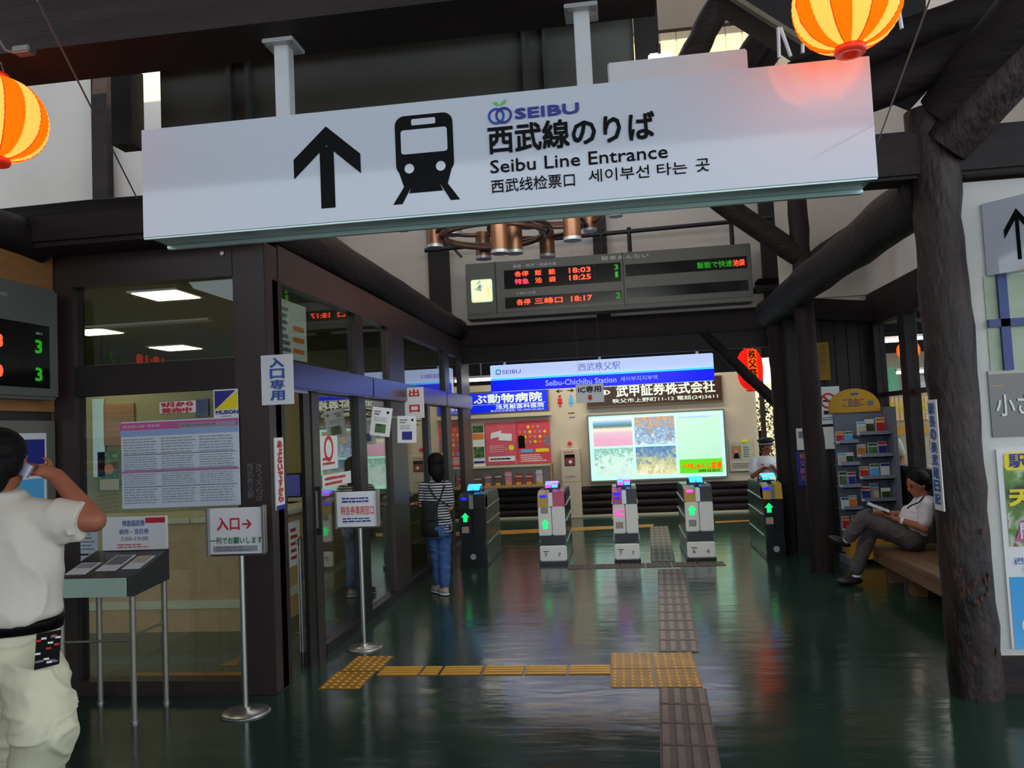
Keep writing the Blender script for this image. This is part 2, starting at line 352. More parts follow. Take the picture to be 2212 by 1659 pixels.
# roof over the hall, with the open slot where the sun comes in
mb = MB()
mb.box((-9.5, -7, 6.2), (6, 6.75, 6.35), 'roof_board'); mb.box((-9.5, 6.75, 6.2), (-5.35, 7.8, 6.35), 'roof_board'); mb.box((-9.5, 7.8, 6.2), (6, 8.6, 6.35), 'roof_board'); mb.box((-9.5, 11.3, 6.2), (6, 12, 6.35), 'roof_board'); mb.box((-9.5, 8.6, 6.2), (-4, 11.3, 6.35), 'roof_board'); mb.box((3, 8.6, 6.2), (6, 11.3, 6.35), 'roof_board')
mb.box((-9.5, 12, 3.55), (14, 19, 3.65), 'roof_board'); struct('ceiling', mb)
mb = MB(); mb.box((-4, 8.6, 6.28), (3, 11.3, 6.3), 'skylight'); struct('window_skylight', mb)  # translucent sheet added in the roof to brighten the gable
mb = MB(); mb.box((-12, 18.9, 0), (3.05, 19.1, 3.6), 'beam_dark'); mb.box((3.95, 18.9, 2.2), (14, 19.1, 3.6), 'beam_dark'); mb.box((3.05, 18.9, 3.0), (3.95, 19.1, 3.6), 'beam_dark'); struct('wall_platform_far', mb)  # dark backing added for the dim far roofs, covers the bright sky
# siding wall above the hall that stands in the slot
mb = MB(); mb.box((-4.2, 7.95, 4.95), (6, 8.1, 6.3), 'siding'); wu = struct('wall_upper', mb)
for i in range(14):
    x = .3+i*.16; mb = MB(); mb.box((x, 7.935, 4.95), (x+.152, 7.95, 6.15), 'siding', .003); b = build(mb, 'board', wu)
mb = MB(); mb.box((-9.5, 7.8, 2.9), (-4.2, 7.95, 6.3), 'plaster'); wl = struct('wall_upper_left', mb)
mb = MB(); mb.box((-5.42, 7.7, 3), (-5.24, 7.8, 6.15), 'beam'); struct('trim_1', mb)
mb = MB(); mb.box((-4.2, 7.95, 3.25), (-4.05, 11.7, 6.2), 'plaster'); struct('wall_return', mb)
# gable above the gates
mb = MB(); mb.box((-4.1, 11.7, 3.15), (3.2, 11.8, 6.2), 'plaster'); wg = struct('wall_gable', mb)
for n_, x0, x1 in (('post', -2.71, -2.40), ('post', -.23, -.03), ('post', 2.15, 2.42)):
    mb = MB(); mb.box((x0, 11.6, 3.15), (x1, 11.7, 5.2), 'beam_dark'); build(mb, n_, wg)
# wall behind the gates
mb = MB(); mb.box((-6, 14.4, 0), (2.4, 14.55, 2.44), 'plaster_warm'); wb = struct('wall_back', mb)
for i in range(4):
    for x0, x1 in ((-3.0, -1.06), (-.72, 2.38)):
        mb = MB(); z = .03+.063+i*.125; mb.tube((x0, 14.37, z), (x1, 14.37, z), .064, 'log_h', n=12, wob=.003, seg=6, seed=i); build(mb, 'rail_log', wb)
mb = MB(); mb.box((-3, 14.3, 0), (2.38, 14.4, .03), 'counter_top'); struct('baseboard_back', mb)
mb = MB(); mb.box((-5.9, 14.28, 1.83), (-1.2, 14.4, 1.9), 'plaster_warm'); struct('trim_2', mb)
# alcove on the right
mb = MB(); mb.box((2.0, 9.75, 0), (2.98, 9.85, 2.75), 'beam_dark'); wa = struct('wall_alcove', mb)
for i in range(7):
    mb = MB(); x = 2.01+i*.138; mb.box((x, 9.735, .03), (x+.132, 9.75, 2.7), 'beam_dark', .004); build(mb, 'board', wa)
mb = MB(); mb.box((2.98, 4.9, 0), (3.08, 9.85, 1.0), 'beam_dark'); mb.box((2.98, 4.9, 2.62), (3.08, 9.85, 3.0), 'beam'); mb.box((2.98, 4.9, 3.0), (3.08, 11.7, 6.2), 'plaster'); wr = struct('wall_right', mb)
for i in range(22):
    mb = MB(); y = 4.95+i*.218; mb.box((2.965, y, .03), (2.98, y+.21, .95), 'beam_dark', .003); build(mb, 'board', wr)
mb = MB(); mb.box((2.0, 9.75, 2.99), (2.98, 9.85, 5.9), 'plaster'); struct('wall_alcove_upper', mb)
mb = MB(); mb.obox((1.9, 9.72, 2.9), (3.1, 9.72, 2.76), .2, .24, 'beam'); struct('beam', mb)
for i, (y0, y1) in enumerate(((4.9, 5.1), (6.0, 6.12), (7.3, 7.45), (8.62, 8.8), (9.6, 9.75))):
    mb = MB(); mb.box((2.96, y0, 1.0), (3.08, y1, 2.62), 'beam'); build(mb, 'post', wr)
for i, (y0, y1) in enumerate(((5.1, 6.0), (6.12, 7.3), (7.45, 8.62), (8.8, 9.6))):
    mb = MB(); mb.box((2.99, y0, 1.78), (3.05, y1, 1.83), 'frame_dark'); mb.box((2.97, y0, 1.0), (3.08, y1, 1.03), 'frame_dark')
    wn = struct('window_%d' % (i+1), mb)
    mb = MB(); mb.box((3.018, y0, 1.03), (3.024, y1, 1.78), 'case_glass'); build(mb, 'pane', wn)
    mb = MB(); mb.box((3.018, y0, 1.83), (3.024, y1, 2.62), 'case_glass'); build(mb, 'pane', wn)
# poster wall at the right edge
mb = MB(); mb.box((2.02, 4.9, .2), (4.6, 5.0, 2.92), 'plaster_post'); mb.box((2.0, 4.86, 0), (4.6, 5.0, .2), 'beam'); wp = struct('wall_poster', mb)
# left wall carrying the departure board and the ticket machine
mb = MB(); mb.box((-3.95, -2, 0), (-3.74, 4.86, 1.86), 'frame_metal'); mb.box((-3.95, -2, 1.86), (-3.72, 4.86, 3.0), 'wood_orange'); struct('wall_left', mb)
# big dark sheet panel over the booth, its ribs and bolts
mb = MB(); mb.box((-2.70, 4.5, 2.95), (.2, 4.6, 4.6), 'sheet_grey'); pn = build(mb, 'sheet_panel', None, 'large dark grey sheet metal panel behind the big entrance sign', 'panel', loc=(-1.2, 4.5, 2.95))
for x in (-2.18, -.37):
    for dx in (-.07, .05):
        mb = MB(); mb.box((x+dx, 4.46, 2.95), (x+dx+.025, 4.5, 4.58), 'sheet_rib'); build(mb, 'rib', pn)
    mb = MB(); mb.tube((x+.01, 4.47, 3.5), (x+.01, 4.5, 3.5), .02, 'steel', n=10); build(mb, 'bolt', pn)
# ---- beams
def log_thing(name, p, q, r, label, mat='log', cat='beam', r1=None, wob=.012, seg=10, seed=1, group=None, loc=None):
    mb = MB(); mb.tube(p, q, r, mat, r1=r1, n=18, wob=wob, seg=seg, seed=seed)
    return build(mb, name, None, label, cat, group, loc=loc or p)
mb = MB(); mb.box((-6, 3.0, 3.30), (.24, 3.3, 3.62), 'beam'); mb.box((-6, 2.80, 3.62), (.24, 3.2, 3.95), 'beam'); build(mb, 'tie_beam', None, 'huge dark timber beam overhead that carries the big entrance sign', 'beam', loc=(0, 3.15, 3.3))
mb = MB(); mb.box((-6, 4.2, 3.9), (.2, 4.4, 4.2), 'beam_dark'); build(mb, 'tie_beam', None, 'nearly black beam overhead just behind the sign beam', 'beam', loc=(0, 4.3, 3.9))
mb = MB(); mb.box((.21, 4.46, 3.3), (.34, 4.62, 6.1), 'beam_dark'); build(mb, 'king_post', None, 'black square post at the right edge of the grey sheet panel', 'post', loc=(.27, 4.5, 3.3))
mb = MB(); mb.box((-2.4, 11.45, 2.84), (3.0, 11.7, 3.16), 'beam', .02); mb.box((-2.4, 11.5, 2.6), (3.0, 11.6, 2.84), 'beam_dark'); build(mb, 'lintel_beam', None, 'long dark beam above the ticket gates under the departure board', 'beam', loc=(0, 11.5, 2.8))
mb = MB(); mb.box((-4.0, 4.55, 2.9), (-2.3, 4.95, 3.1), 'beam', .03); mb.tube((-4.0, 4.7, 3.12), (-2.3, 4.7, 3.12), .09, 'log_h', n=14, wob=.01, seg=5); build(mb, 'eaves_beam', None, 'dark beam with a rounded log on top along the booth front', 'beam', loc=(-3.2, 4.7, 2.9))
log_thing('log', (-3.95, 3.0, 3.0), (-3.72, 4.75, 2.98), .13, 'dark round log end poking out above the left departure board', 'log_h')
log_thing('log', (-2.28, 4.98, 3.09), (-2.28, 11.4, 3.09), .16, 'dark round log lying along the top of the corridor side of the booth', 'log_h', wob=.02, seg=16)
log_thing('log_beam', (1.9, 4.9, 2.91), (1.9, 10.15, 2.9), .165, 'thick dark log beam running from the large column towards the gates', 'log_h', wob=.02, seg=14)
mb = MB(); mb.box((1.2, 4.78, 2.94), (4.6, 5.0, 3.22), 'beam', .02); build(mb, 'cross_beam', None, 'squared dark beam resting on the large column above the poster wall', 'beam', loc=(1.9, 4.9, 2.94))
log_thing('rafter_log', (1.35, 4.85, 3.42), (2.35, 4.75, 3.72), .125, 'round dark rafter log right of the big sign below the right lantern', 'log_h', seed=5)
log_thing('rafter_log', (1.2, 5.1, 3.72), (2.5, 5.0, 4.05), .11, 'dark rafter log higher up at the top right corner', 'log_h', seed=6)
log_thing('brace_log', (1.95, 4.8, 3.12), (2.75, 4.1, 4.0), .14, 'pale worn log brace rising from the large column to the right', 'log_worn', 'brace', seed=7)  # daylight on this log is put into its paler material
log_thing('brace_log', (1.95, 4.8, 3.3), (2.9, 3.6, 4.5), .16, 'thick dark log brace leaning into the top right corner', 'log_h', 'brace', seed=8)
log_thing('brace_log', (1.96, 8.6, 3.28), (.75, 8.6, 4.3), .115, 'dark log brace sloping from the middle column up behind the sign', 'log_h', 'brace', seed=9)
log_thing('brace_log', (2.24, 11.4, 1.72), (1.22, 11.56, 2.9), .075, 'slim dark knee brace between the far column and the beam over the gates', 'log_h', 'brace', seed=10)
log_thing('brace_log', (2.05, 8.62, 3.2), (2.95, 8.62, 3.75), .09, 'short dark log brace right of the middle column', 'log_h', 'brace', seed=11)
for k, (a, b, r_) in enumerate((((1480, 150), (1590, -60), .1), ((1590, 160), (1680, 20), .085), ((1640, 150), (1720, 30), .08))):
    p = at(*a, Y=6.0+k*.25); q = at(*b, Y=6.0+k*.25)
    log_thing('roof_strut', p, q, r_, ('thick black roof strut in front of the sunlit siding above the sign', 'short black roof strut at the right end of the sunlit siding', 'black roof strut next to the right lantern')[k], 'log_h', 'brace', seed=20+k)
mb = MB(); mb.box((.3, 7.86, 5.5), (3, 7.93, 6.2), 'beam_dark'); struct('trim_3', mb)
p, q = at(1560, -20, Y=5.2), at(1735, 90, Y=5.2)
mb = MB(); mb.obox(p, q, .05, .03, 'roof_lt'); build(mb, 'roof_batten', None, 'thin pale wooden batten sloping down to the right lantern', 'batten', loc=q)
mb = MB(); mb.add([p+V((0, 0, .02)), at(2000, -60, Y=5.2), at(2000, 200, Y=5.2), q+V((0, 0, .02))] + [x+V((0, .3, 0)) for x in (p, at(2000, -60, Y=5.2), at(2000, 200, Y=5.2), q)], [(0, 1, 2, 3), (7, 6, 5, 4), (0, 4, 5, 1), (1, 5, 6, 2), (2, 6, 7, 3), (3, 7, 4, 0)], 'beam_dark'); build(mb, 'soffit_board', None, 'black sloping soffit board behind the right lantern', 'board', loc=q)
for k, (a, b) in enumerate((((1681, 60), (1683, 125)), ((1686, 60), (1708, 122)), ((1734, 95), (1734, 115)), ((1938, 0), (1948, 62)))):
    mb = MB(); mb.tube(at(*a, Y=3.9), at(*b, Y=3.9), .009, 'white', n=6); build(mb, 'hanging_tube', None, ('white vertical streamer over the sign', 'white slanted streamer over the sign', 'short white streamer beside the right lantern', 'white streamer at the right side of the right lantern')[k], 'streamer', 'white streamers above the sign', loc=at(*a, Y=3.9))
# ---- columns
def column(x, y, r, h, label, mat='log', seed=1, knots=False):
    t = empty('log_column', (x, y, 0), label, 'column')
    mb = MB(); mb.tube((x, y, 0), (x-.01, y, h), r, mat, r1=r*.92, n=28, wob=.014, seg=26, seed=seed); build(mb, 'trunk', t)
    return t
c1 = column(1.91, 4.86,   .138, 3.35, 'largest dark worn log column, nearest at the right, with rust brown scars', 'log_worn', 3)
rn = random.Random(4)
mb = MB()
for k in range(30):
    an = R(-90+rn.uniform(-50, 40)); z = rn.choice((.25, .3, .55, .6, .64, .68, .9, 1.2))+rn.uniform(-.03, .03); rr = .1385
    x, y = 1.91+rr*math.cos(an), 4.86+rr*math.sin(an); mb.ball((x, y, z), (.0012, .011*rn.uniform(.5, 1.5), .015*rn.uniform(.5, 1.8)), 'rust', n=7, rot=Matrix.Rotation(an, 3, 'Z'))
build(mb, 'bark_scars', c1, 'rust brown scars', kind='stuff')
column(1.99, 8.6, .105, 4.4, 'middle dark log column standing beside the seated man', 'log', 5)
column(1.98, 10.0, .12, 3.0, 'dark log column right behind the last ticket gate', 'log', 8)
column(2.29, 11.4, .14, 3.0, 'farthest dark log column, where the slim knee brace meets it', 'log', 9)

mb = MB(); mb.box((-2.93, 4.35, 3.42), (-2.80, 4.48, 3.9), 'beam_dark'); build(mb, 'post_stub', None, 'short black square stub hanging before the sunlit patch at upper left', 'post', loc=(-2.87, 4.4, 3.42))
# ================================================================ BIG ENTRANCE SIGN
SX0, SX1, SZ0, SZ1, SY = -1.948, 1.010, 2.476, 2.95, 3.1
t = empty('hanging_sign', (-.47, 3.2, SZ0), 'big white overhead sign with up arrow, train symbol and line entrance lettering', 'sign')
mb = MB(); mb.box((SX0, SY+.006, SZ0+.012), (SX1, SY+.2, SZ1-.004), 'sign_alu', .004); build(mb, 'housing', t)
mb = MB(); mb.box((SX0-.004, SY, SZ0+.004), (SX1+.004, SY+.008, SZ1), 'white_gloss', .002); build(mb, 'face_panel', t)
mb = MB(); mb.box((SX0, SY+.17, SZ0-.004), (SX1, SY+.2, SZ0+.014), 'sign_alu_edge', .004); mb.box((SX0, SY, SZ0-.001), (SX1, SY+.012, SZ0+.008), 'sign_alu_edge'); build(mb, 'bottom_trim', t)
f = Face((SX0, SY, SZ0))
def U(x): return x-SX0
def Z(z): return z-SZ0
mb = MB(); cx = U(-1.132)
f.poly(mb, [(cx-.03, Z(2.543)), (cx+.03, Z(2.543)), (cx+.03, Z(2.80)), (cx-.03, Z(2.80))], 'black')
f.poly(mb, [(cx, Z(2.885)), (cx-.143, Z(2.757)), (cx-.143, Z(2.675)), (cx-.0, Z(2.805))], 'black', 1.1)
f.poly(mb, [(cx, Z(2.885)), (cx, Z(2.805)), (cx+.143, Z(2.675)), (cx+.143, Z(2.757))], 'black', 1.1)
build(mb, 'arrow_symbol', t, 'black up arrow')
mb = MB(); a, b, bot, top = U(-.84), U(-.60), Z(2.60), Z(2.895); mid = (a+b)/2
def rrect(u0, v0, u1, v1, r, n=6):
    o = []
    for (cu, cv, s) in ((u1-r, v1-r, 0), (u0+r, v1-r, 1), (u0+r, v0+r, 2), (u1-r, v0+r, 3)):
        for i in range(n+1):
            an = math.pi/2*(s+i/n); o.append((cu+r*math.cos(an), cv+r*math.sin(an)))
    return o
f.poly(mb, rrect(a, bot+.05, b, top, .04), 'black'); f.poly(mb, [(a+.03, bot), (b-.03, bot), (b, bot+.1), (a, bot+.1)], 'black', 1.1)
f.poly(mb, rrect(mid-.05, Z(2.852), mid+.05, Z(2.878), .006), 'white_gloss', 2); f.poly(mb, rrect(a+.024, Z(2.735), b-.024, Z(2.835), .012), 'white_gloss', 2)
f.disc(mb, a+.055, Z(2.675), .02, 'white_gloss', 2); f.disc(mb, b-.055, Z(2.675), .02, 'white_gloss', 2)
f.poly(mb, [(a+.065, bot+.01), (a+.02, Z(2.533)), (a-.018, Z(2.533)), (a+.035, bot+.01)], 'black', 1.2)
f.poly(mb, [(b-.035, bot+.01), (b+.018, Z(2.533)), (b-.02, Z(2.533)), (b-.065, bot+.01)], 'black', 1.2)
f.poly(mb, [(a+.05, Z(2.575)), (b-.05, Z(2.575)), (b-.06, Z(2.60)), (a+.06, Z(2.60))], 'black', 1.3)
build(mb, 'train_symbol', t, 'black train symbol')
def logo(f, mb, u, v, s, c1='blue_logo', c2='navy', leaf='leaf_ink'):
    f.ring(mb, u-s*.22, v, s*.36, s*.5, c1, 2); f.ring(mb, u+s*.22, v, s*.36, s*.5, c2, 3, sx=1); f.ring(mb, u, v, s*.0, s*.0001, c1)
    f.poly(mb, [(u, v+s*.58), (u-s*.25, v+s*.68), (u-s*.42, v+s*.86), (u-s*.15, v+s*.86)], leaf, 2)
    f.poly(mb, [(u, v+s*.58), (u+s*.12, v+s*.78), (u+s*.42, v+s*.98), (u+s*.36, v+s*.74)], leaf, 3)
mb = MB(); logo(f, mb, U(-.405), Z(2.857), .068); build(mb, 'logo', t, 'blue double ring emblem with a green leaf')
for s_, u, z, w_, h_, c, b_, lab in (('SEIBU', -.343, 2.838, .252, .04, 'navy', .03, 'dark blue latin letters'), ('西武線のりば', -.456, 2.705, .655, .112, 'ink', .03, 'large black Japanese characters'), ('Seibu Line Entrance', -.453, 2.626, .697, .052, 'ink', .008, 'black latin line'), ('西武线检票口', -.453, 2.545, .333, .055, 'ink', .006, 'small Chinese characters'), ('세이부선', -.065, 2.555, .235, .05, 'ink', .006, None), ('타는', .20, 2.558, .115, .048, 'ink', .006, None), ('곳', .348, 2.56, .052, .05, 'ink', .006, None)):
    mb = MB(); f.text(mb, s_, U(u), Z(z), w_, h_, c, bold=b_); build(mb, 'lettering', t, lab)
for x in (-1.342, -.062):
    mb = MB(); mb.box((x-.032, 3.16, 2.94), (x+.032, 3.22, 3.30), 'hanger', .003); hp = build(mb, 'hanger_post', t)
    mb = MB(); mb.box((x-.068, 3.12, 3.283), (x+.068, 3.26, 3.30), 'hanger', .003)
    for dx in (-.05, .05): mb.tube((x+dx, 3.14, 3.27), (x+dx, 3.14, 3.283), .009, 'steel', n=6)
    build(mb, 'flange', hp)
mb = MB(); mb.box((.033, 3.24, 2.955), (.594, 3.36, 3.095), 'hanger', .006); build(mb, 'light_box', None, 'plain pale box sitting on top of the big entrance sign', 'box', loc=(.3, 3.3, 2.955))
t = empty('spot_lamp', (.08, 4.2, 3.62), 'small bright lamp glowing just above the big entrance sign', 'lamp')
mb = MB(); q = at(1425, 124, Y=4.3); mb.box(q-V((.06, .02, .02)), q+V((.0, .06, .02)), 'tube_white', .008); build(mb, 'bulb', t)  # sunlight on the lamp is put in as emission
mb = MB(); mb.box(q-V((.0, .02, .022)), q+V((.06, .06, .022)), 'tube_white', .008); mb.tube(q+V((0, .05, .02)), (q.x, q.y+.05, 3.68), .012, 'frame_dark', n=8); build(mb, 'bracket', t)

# ================================================================ LANTERNS
def lantern(cx, cy, cz, rad, h, label, gores=8, red=False, n=48, group=None, power=6, rot=0, tassel=False, hang=None):
    t = empty('paper_lantern', (cx, cy, cz+h/2), label, 'lantern', group)
    k = 44; prof = []
    for j in range(k+1):
        u = j/k; a = math.pi*(u*.88+.06); r = rad*math.sin(a)**(.62 if red else .8); prof.append((r*(1+(.011 if j % 2 else -.011)), -h/2*math.cos(a)/math.cos(math.pi*.06)))
    mb = MB()
    mf = (lambda u, j: 'lantern_red') if red else (lambda u, j: 'lantern_orange' if int(u*gores*2+.001) % 2 == 0 else 'lantern_cream')
    mb.lathe(prof, (cx, cy, cz), 'lantern_cream', n=n, matf=mf, a0=rot); build(mb, 'paper_shade', t)
    if not red:
        for g in range(gores):
            mb = MB(); an = rot+2*math.pi*g/gores
            mb.path([(cx+(r+.001)*math.cos(an), cy+(r+.001)*math.sin(an), cz+z) for r, z in prof[::3]], rad*.012, 'lantern_seam', n=5); build(mb, 'seam', t)
    r0 = prof[0][0]
    for z, s in ((-h/2, -1), (h/2, 1)):
        mb = MB(); mb.lathe([(r0*.55, z), (r0*1.12, z+s*.0), (r0*1.15, z+s*h*.035), (r0*1.05, z+s*h*.075), (r0*.6, z+s*h*.075), (r0*.55, z)], (cx, cy, cz), 'lantern_rim', n=28)
        mb.poly([(cx+r0*.6*math.cos(2*math.pi*i/20), cy+r0*.6*math.sin(2*math.pi*i/20), cz+z+s*h*.03) for i in range(20)], 'lantern_rim'); build(mb, 'bottom_ring' if s < 0 else 'top_ring', t)
    mb = MB(); mb.path([(cx-r0, cy, cz+h/2+.01), (cx-r0*.6, cy, cz+h*.72), (cx+r0*.6, cy, cz+h*.72), (cx+r0, cy, cz+h/2+.01)], rad*.012, 'wire', n=5); build(mb, 'wire_handle', t)
    if hang: mb = MB(); mb.tube((cx, cy, cz+h*.7), (cx, cy, hang), .0025, 'wire', n=5); build(mb, 'cord', t)
    pl = D.lights.new('lantern_bulb', 'POINT'); pl.energy = power; pl.color = (1, .62, .25); pl.shadow_soft_size = rad*.22
    lo = D.objects.new('lantern_bulb', pl); COL.objects.link(lo); lo.location = (cx, cy, cz)
    return t
lc = at(1830, 17, Y=2.87); lantern(lc.x, 2.87, lc.z+.02, .183, .327, 'glowing orange and cream paper lantern at the top right, in front of the big sign', rot=.2, power=2, hang=3.8)
lc = at(-12, 258, Y=2.87); lantern(lc.x, 2.87, lc.z, .193, .327, 'glowing orange and cream paper lantern cut by the left edge of the photo', rot=.1, power=2, hang=3.62)
lc = at(1962, 757, X=4.6); lantern(lc.x, lc.y, lc.z, .17, .30, 'small orange lantern seen through the right windows, hung over the platform', n=32, power=2, rot=.7, hang=3.55)
for (px, py, r_, z_) in ((1830, 22, .0, 1), (-12, 258, .0, 1)):
    pass
# the long red festival lantern beyond the gates
q = at(1620, 797, Y=13.0)
t = lantern(q.x, 13.0, q.z, .20, .62, 'long red paper lantern with brush lettering, hung beyond the gates', red=True, power=.8, hang=3.55)
f = Face((q.x-.09, 13.0-.205, q.z-.28), eps=.004)
mb = MB(); f.vtext(mb, '秩父祭', .04, .56, .12, .13, 'ink', bold=.03); f.rect(mb, .03, .02, .17, .57, 'lantern_orange', 1); build(mb, 'lettering', t, 'black brush lettering')
# lantern wires, cable, clamp on the beam
def wire(a, b, Ya, Yb, r, mat, label, cat='cable', name='cable'):
    p, q = at(*a, Y=Ya), at(*b, Y=Yb); mb = MB(); mb.tube(p, q, r, mat, n=6); build(mb, name, None, label, cat, loc=p)
wire((80, 0), (297, 430), 2.4, 4.3, .004, 'wire', 'thin pale cable slanting down beside the left lantern')
wire((2010, -5), (1895, 310), 2.4, 3.3, .003, 'rope', 'thin brown cord slanting behind the right lantern')
wire((1700, -10), (2212, 180), 2.6, 2.6, .012, 'roof_board', 'thin brown pole crossing the top right corner', 'pole', 'pole') if False else None
p = at(55, 108, Y=2.9)
t = empty('clip_lamp', p, 'small metal clip lamp fixed to the beam over the left lantern', 'lamp')
mb = MB(); mb.box(p-V((.05, .02, .015)), p+V((.03, .03, .015)), 'steel', .006); build(mb, 'lamp_head', t)
mb = MB(); mb.path([p+V((-.12, 0, .06)), p+V((-.09, 0, .01)), p+V((-.04, 0, -.01)), p+V((0, 0, 0))], .006, 'wire'); build(mb, 'cord', t)

# ================================================================ CHANDELIER
t = empty('ring_chandelier', (-.72, 6.5, 3.3), 'bronze ring chandelier of bent tubes and hanging spot cylinders', 'chandelier')
def ringpipe(c, r, tr, mat, mb, n=40):
    vs = []
    for i in range(n):
        a = 2*math.pi*i/n
        for k in range(8):
            b = 2*math.pi*k/8; vs.append((c[0]+(r+tr*math.cos(b))*math.cos(a), c[1]+(r+tr*math.cos(b))*math.sin(a), c[2]+tr*math.sin(b)))
    mb.add(vs, [(i*8+k, i*8+(k+1) % 8, ((i+1) % n)*8+(k+1) % 8, ((i+1) % n)*8+k) for i in range(n) for k in range(8)], mat, True)
for c, r_ in (((-.95, 6.5, 3.22), .42), ((-.95, 6.5, 3.26), .47), ((-.6, 6.6, 3.30), .40), ((-.35, 6.45, 3.36), .36), ((-.35, 6.45, 3.32), .31), ((-1.1, 6.6, 3.36), .38)):
    mb = MB(); ringpipe(c, r_, .02, 'bronze_dk', mb); build(mb, 'tube_ring', t)
spots = [(870, 498), (940, 536), (980, 508), (1045, 560), (1080, 548), (1112, 548), (1142, 492), (1183, 556), (1237, 520), (1330, 468), (1275, 500)]
for k, (px, py) in enumerate(spots):
    p = at(px, py, Y=6.1+.9*((k*5) % 4)/3); r_ = .068 if k not in (0, 9, 10) else .055; hh = .24
    mb = MB(); mb.tube(p+V((0, 0, .02)), p+V((0, 0, hh)), r_, 'bronze', n=20); cy_ = build(mb, 'spot_cylinder', t)
    mb = MB(); mb.tube(p, p+V((0, 0, .025)), r_*1.05, 'grey_ring', n=20); build(mb, 'ring', cy_)
mb = MB(); mb.tube((-.72, 6.5, 3.3), (-.72, 6.5, 6.2), .03, 'bronze_dk', n=10); mb.tube((-1.6, 6.5, 3.42), (.1, 6.5, 3.42), .02, 'bronze_dk'); build(mb, 'suspension_pipe', t)

# ================================================================ DEPARTURE BOARD
BY = 10.8
t = empty('departure_board', (-.08, BY, 3.2), 'long grey departure board with orange train times above the gates', 'departure board')
x0, x1, z0, z1 = -2.0, 1.86, 3.21, 3.93
mb = MB(); mb.box((x0, BY, z0), (x1, BY+.3, z1), 'board_grey', .01); build(mb, 'housing', t)
mb = MB(); mb.box((x0, BY-.02, z0-.06), (x1, BY+.3, z0-.005), 'board_edge', .006); build(mb, 'bottom_rail', t)
f = Face((0, BY, 0), eps=.004)
mb = MB()
for (a, b, c, d) in ((-1.46, 3.54, .14, 3.80), (-1.46, 3.27, .14, 3.42), (.20, 3.60, 1.80, 3.76), (.20, 3.30, 1.80, 3.44)): f.rect(mb, a, b, c, d, 'screen')
build(mb, 'screen', t, 'black display windows')
mb = MB()
for x in (-1.58, .17): mb.box((x-.006, BY-.008, z0), (x+.006, BY, z1), 'frame_dark')
build(mb, 'seam', t)
for s_, u, v, w_, h_, c in (('各停', -1.31, 3.70, .19, .075, 'led_red'), ('飯', -1.03, 3.70, .09, .075, 'led_red'), ('能', -.84, 3.70, .09, .075, 'led_red'), ('18:03', -.56, 3.70, .29, .068, 'led_red'), ('3', .055, 3.70, .05, .07, 'led_soft'),
    ('特急', -1.31, 3.595, .19, .075, 'led_pink'), ('池', -1.03, 3.595, .09, .075, 'led_red'), ('袋', -.84, 3.595, .09, .075, 'led_red'), ('18:25', -.56, 3.60, .29, .068, 'led_red'), ('1', .065, 3.60, .03, .07, 'led_soft'),
    ('各停', -1.30, 3.305, .19, .08, 'led_red'), ('三峰口', -1.05, 3.305, .38, .08, 'led_red'), ('18:17', -.55, 3.31, .28, .07, 'led_red'), ('2', .055, 3.31, .06, .075, 'led_green'), ('飯能で快速', 1.15, 3.635, .46, .085, 'led_green'), ('池袋', 1.62, 3.635, .15, .085, 'led_red')):
    mb = MB(); f.text(mb, s_, u, v, w_, h_, c, bold=.02); build(mb, 'display_text', t)
mb = MB(); f.text(mb, '発車あんない', -.12, 3.835, .64, .06, 'white'); f.text(mb, '飯能・所沢・池袋方面', -1.33, 3.825, .60, .045, 'white'); f.text(mb, '三峰口方面', -1.31, 3.45, .28, .038, 'white'); build(mb, 'printed_lettering', t)
mb = MB(); f.poly(mb, rrect(-1.93, 3.38, -1.63, 3.70, .03), 'lit_sheet'); ap = build(mb, 'advert_panel', t, 'small lit picture panel')
mb = MB(); ramp_mat('advert_print', [(.3, (40, 90, 40)), (.45, (240, 250, 220)), (.6, (250, 240, 160)), (.75, (250, 170, 170))], 9, em=.8); f.poly(mb, rrect(-1.92, 3.39, -1.64, 3.69, .03), 'advert_print', 2); build(mb, 'picture', ap)
mb = MB(); mb.tube((-2.6, 10.95, 4.2), (2.2, 10.95, 4.28), .03, 'frame_dark', n=10)
for x in (-.1, .28, 1.65): mb.tube((x, 10.95, 3.92), (x, 10.95, 4.3), .03, 'frame_dark', n=10)
mb.tube((-2.2, 10.95, 4.22), (-2.2, 11.6, 4.22), .02, 'frame_dark', n=8); build(mb, 'hanging_pipe', t)
mb = MB(); mb.box((1.9, 10.9, 3.3), (2.25, 11.2, 3.38), 'frame_dark', .02); mb.box((1.93, 10.86, 3.38), (2.25, 11.1, 3.46), 'black', .02); build(mb, 'speaker_box', None, 'small black box fixed right of the long departure board', 'box', loc=(2.1, 11, 3.3))
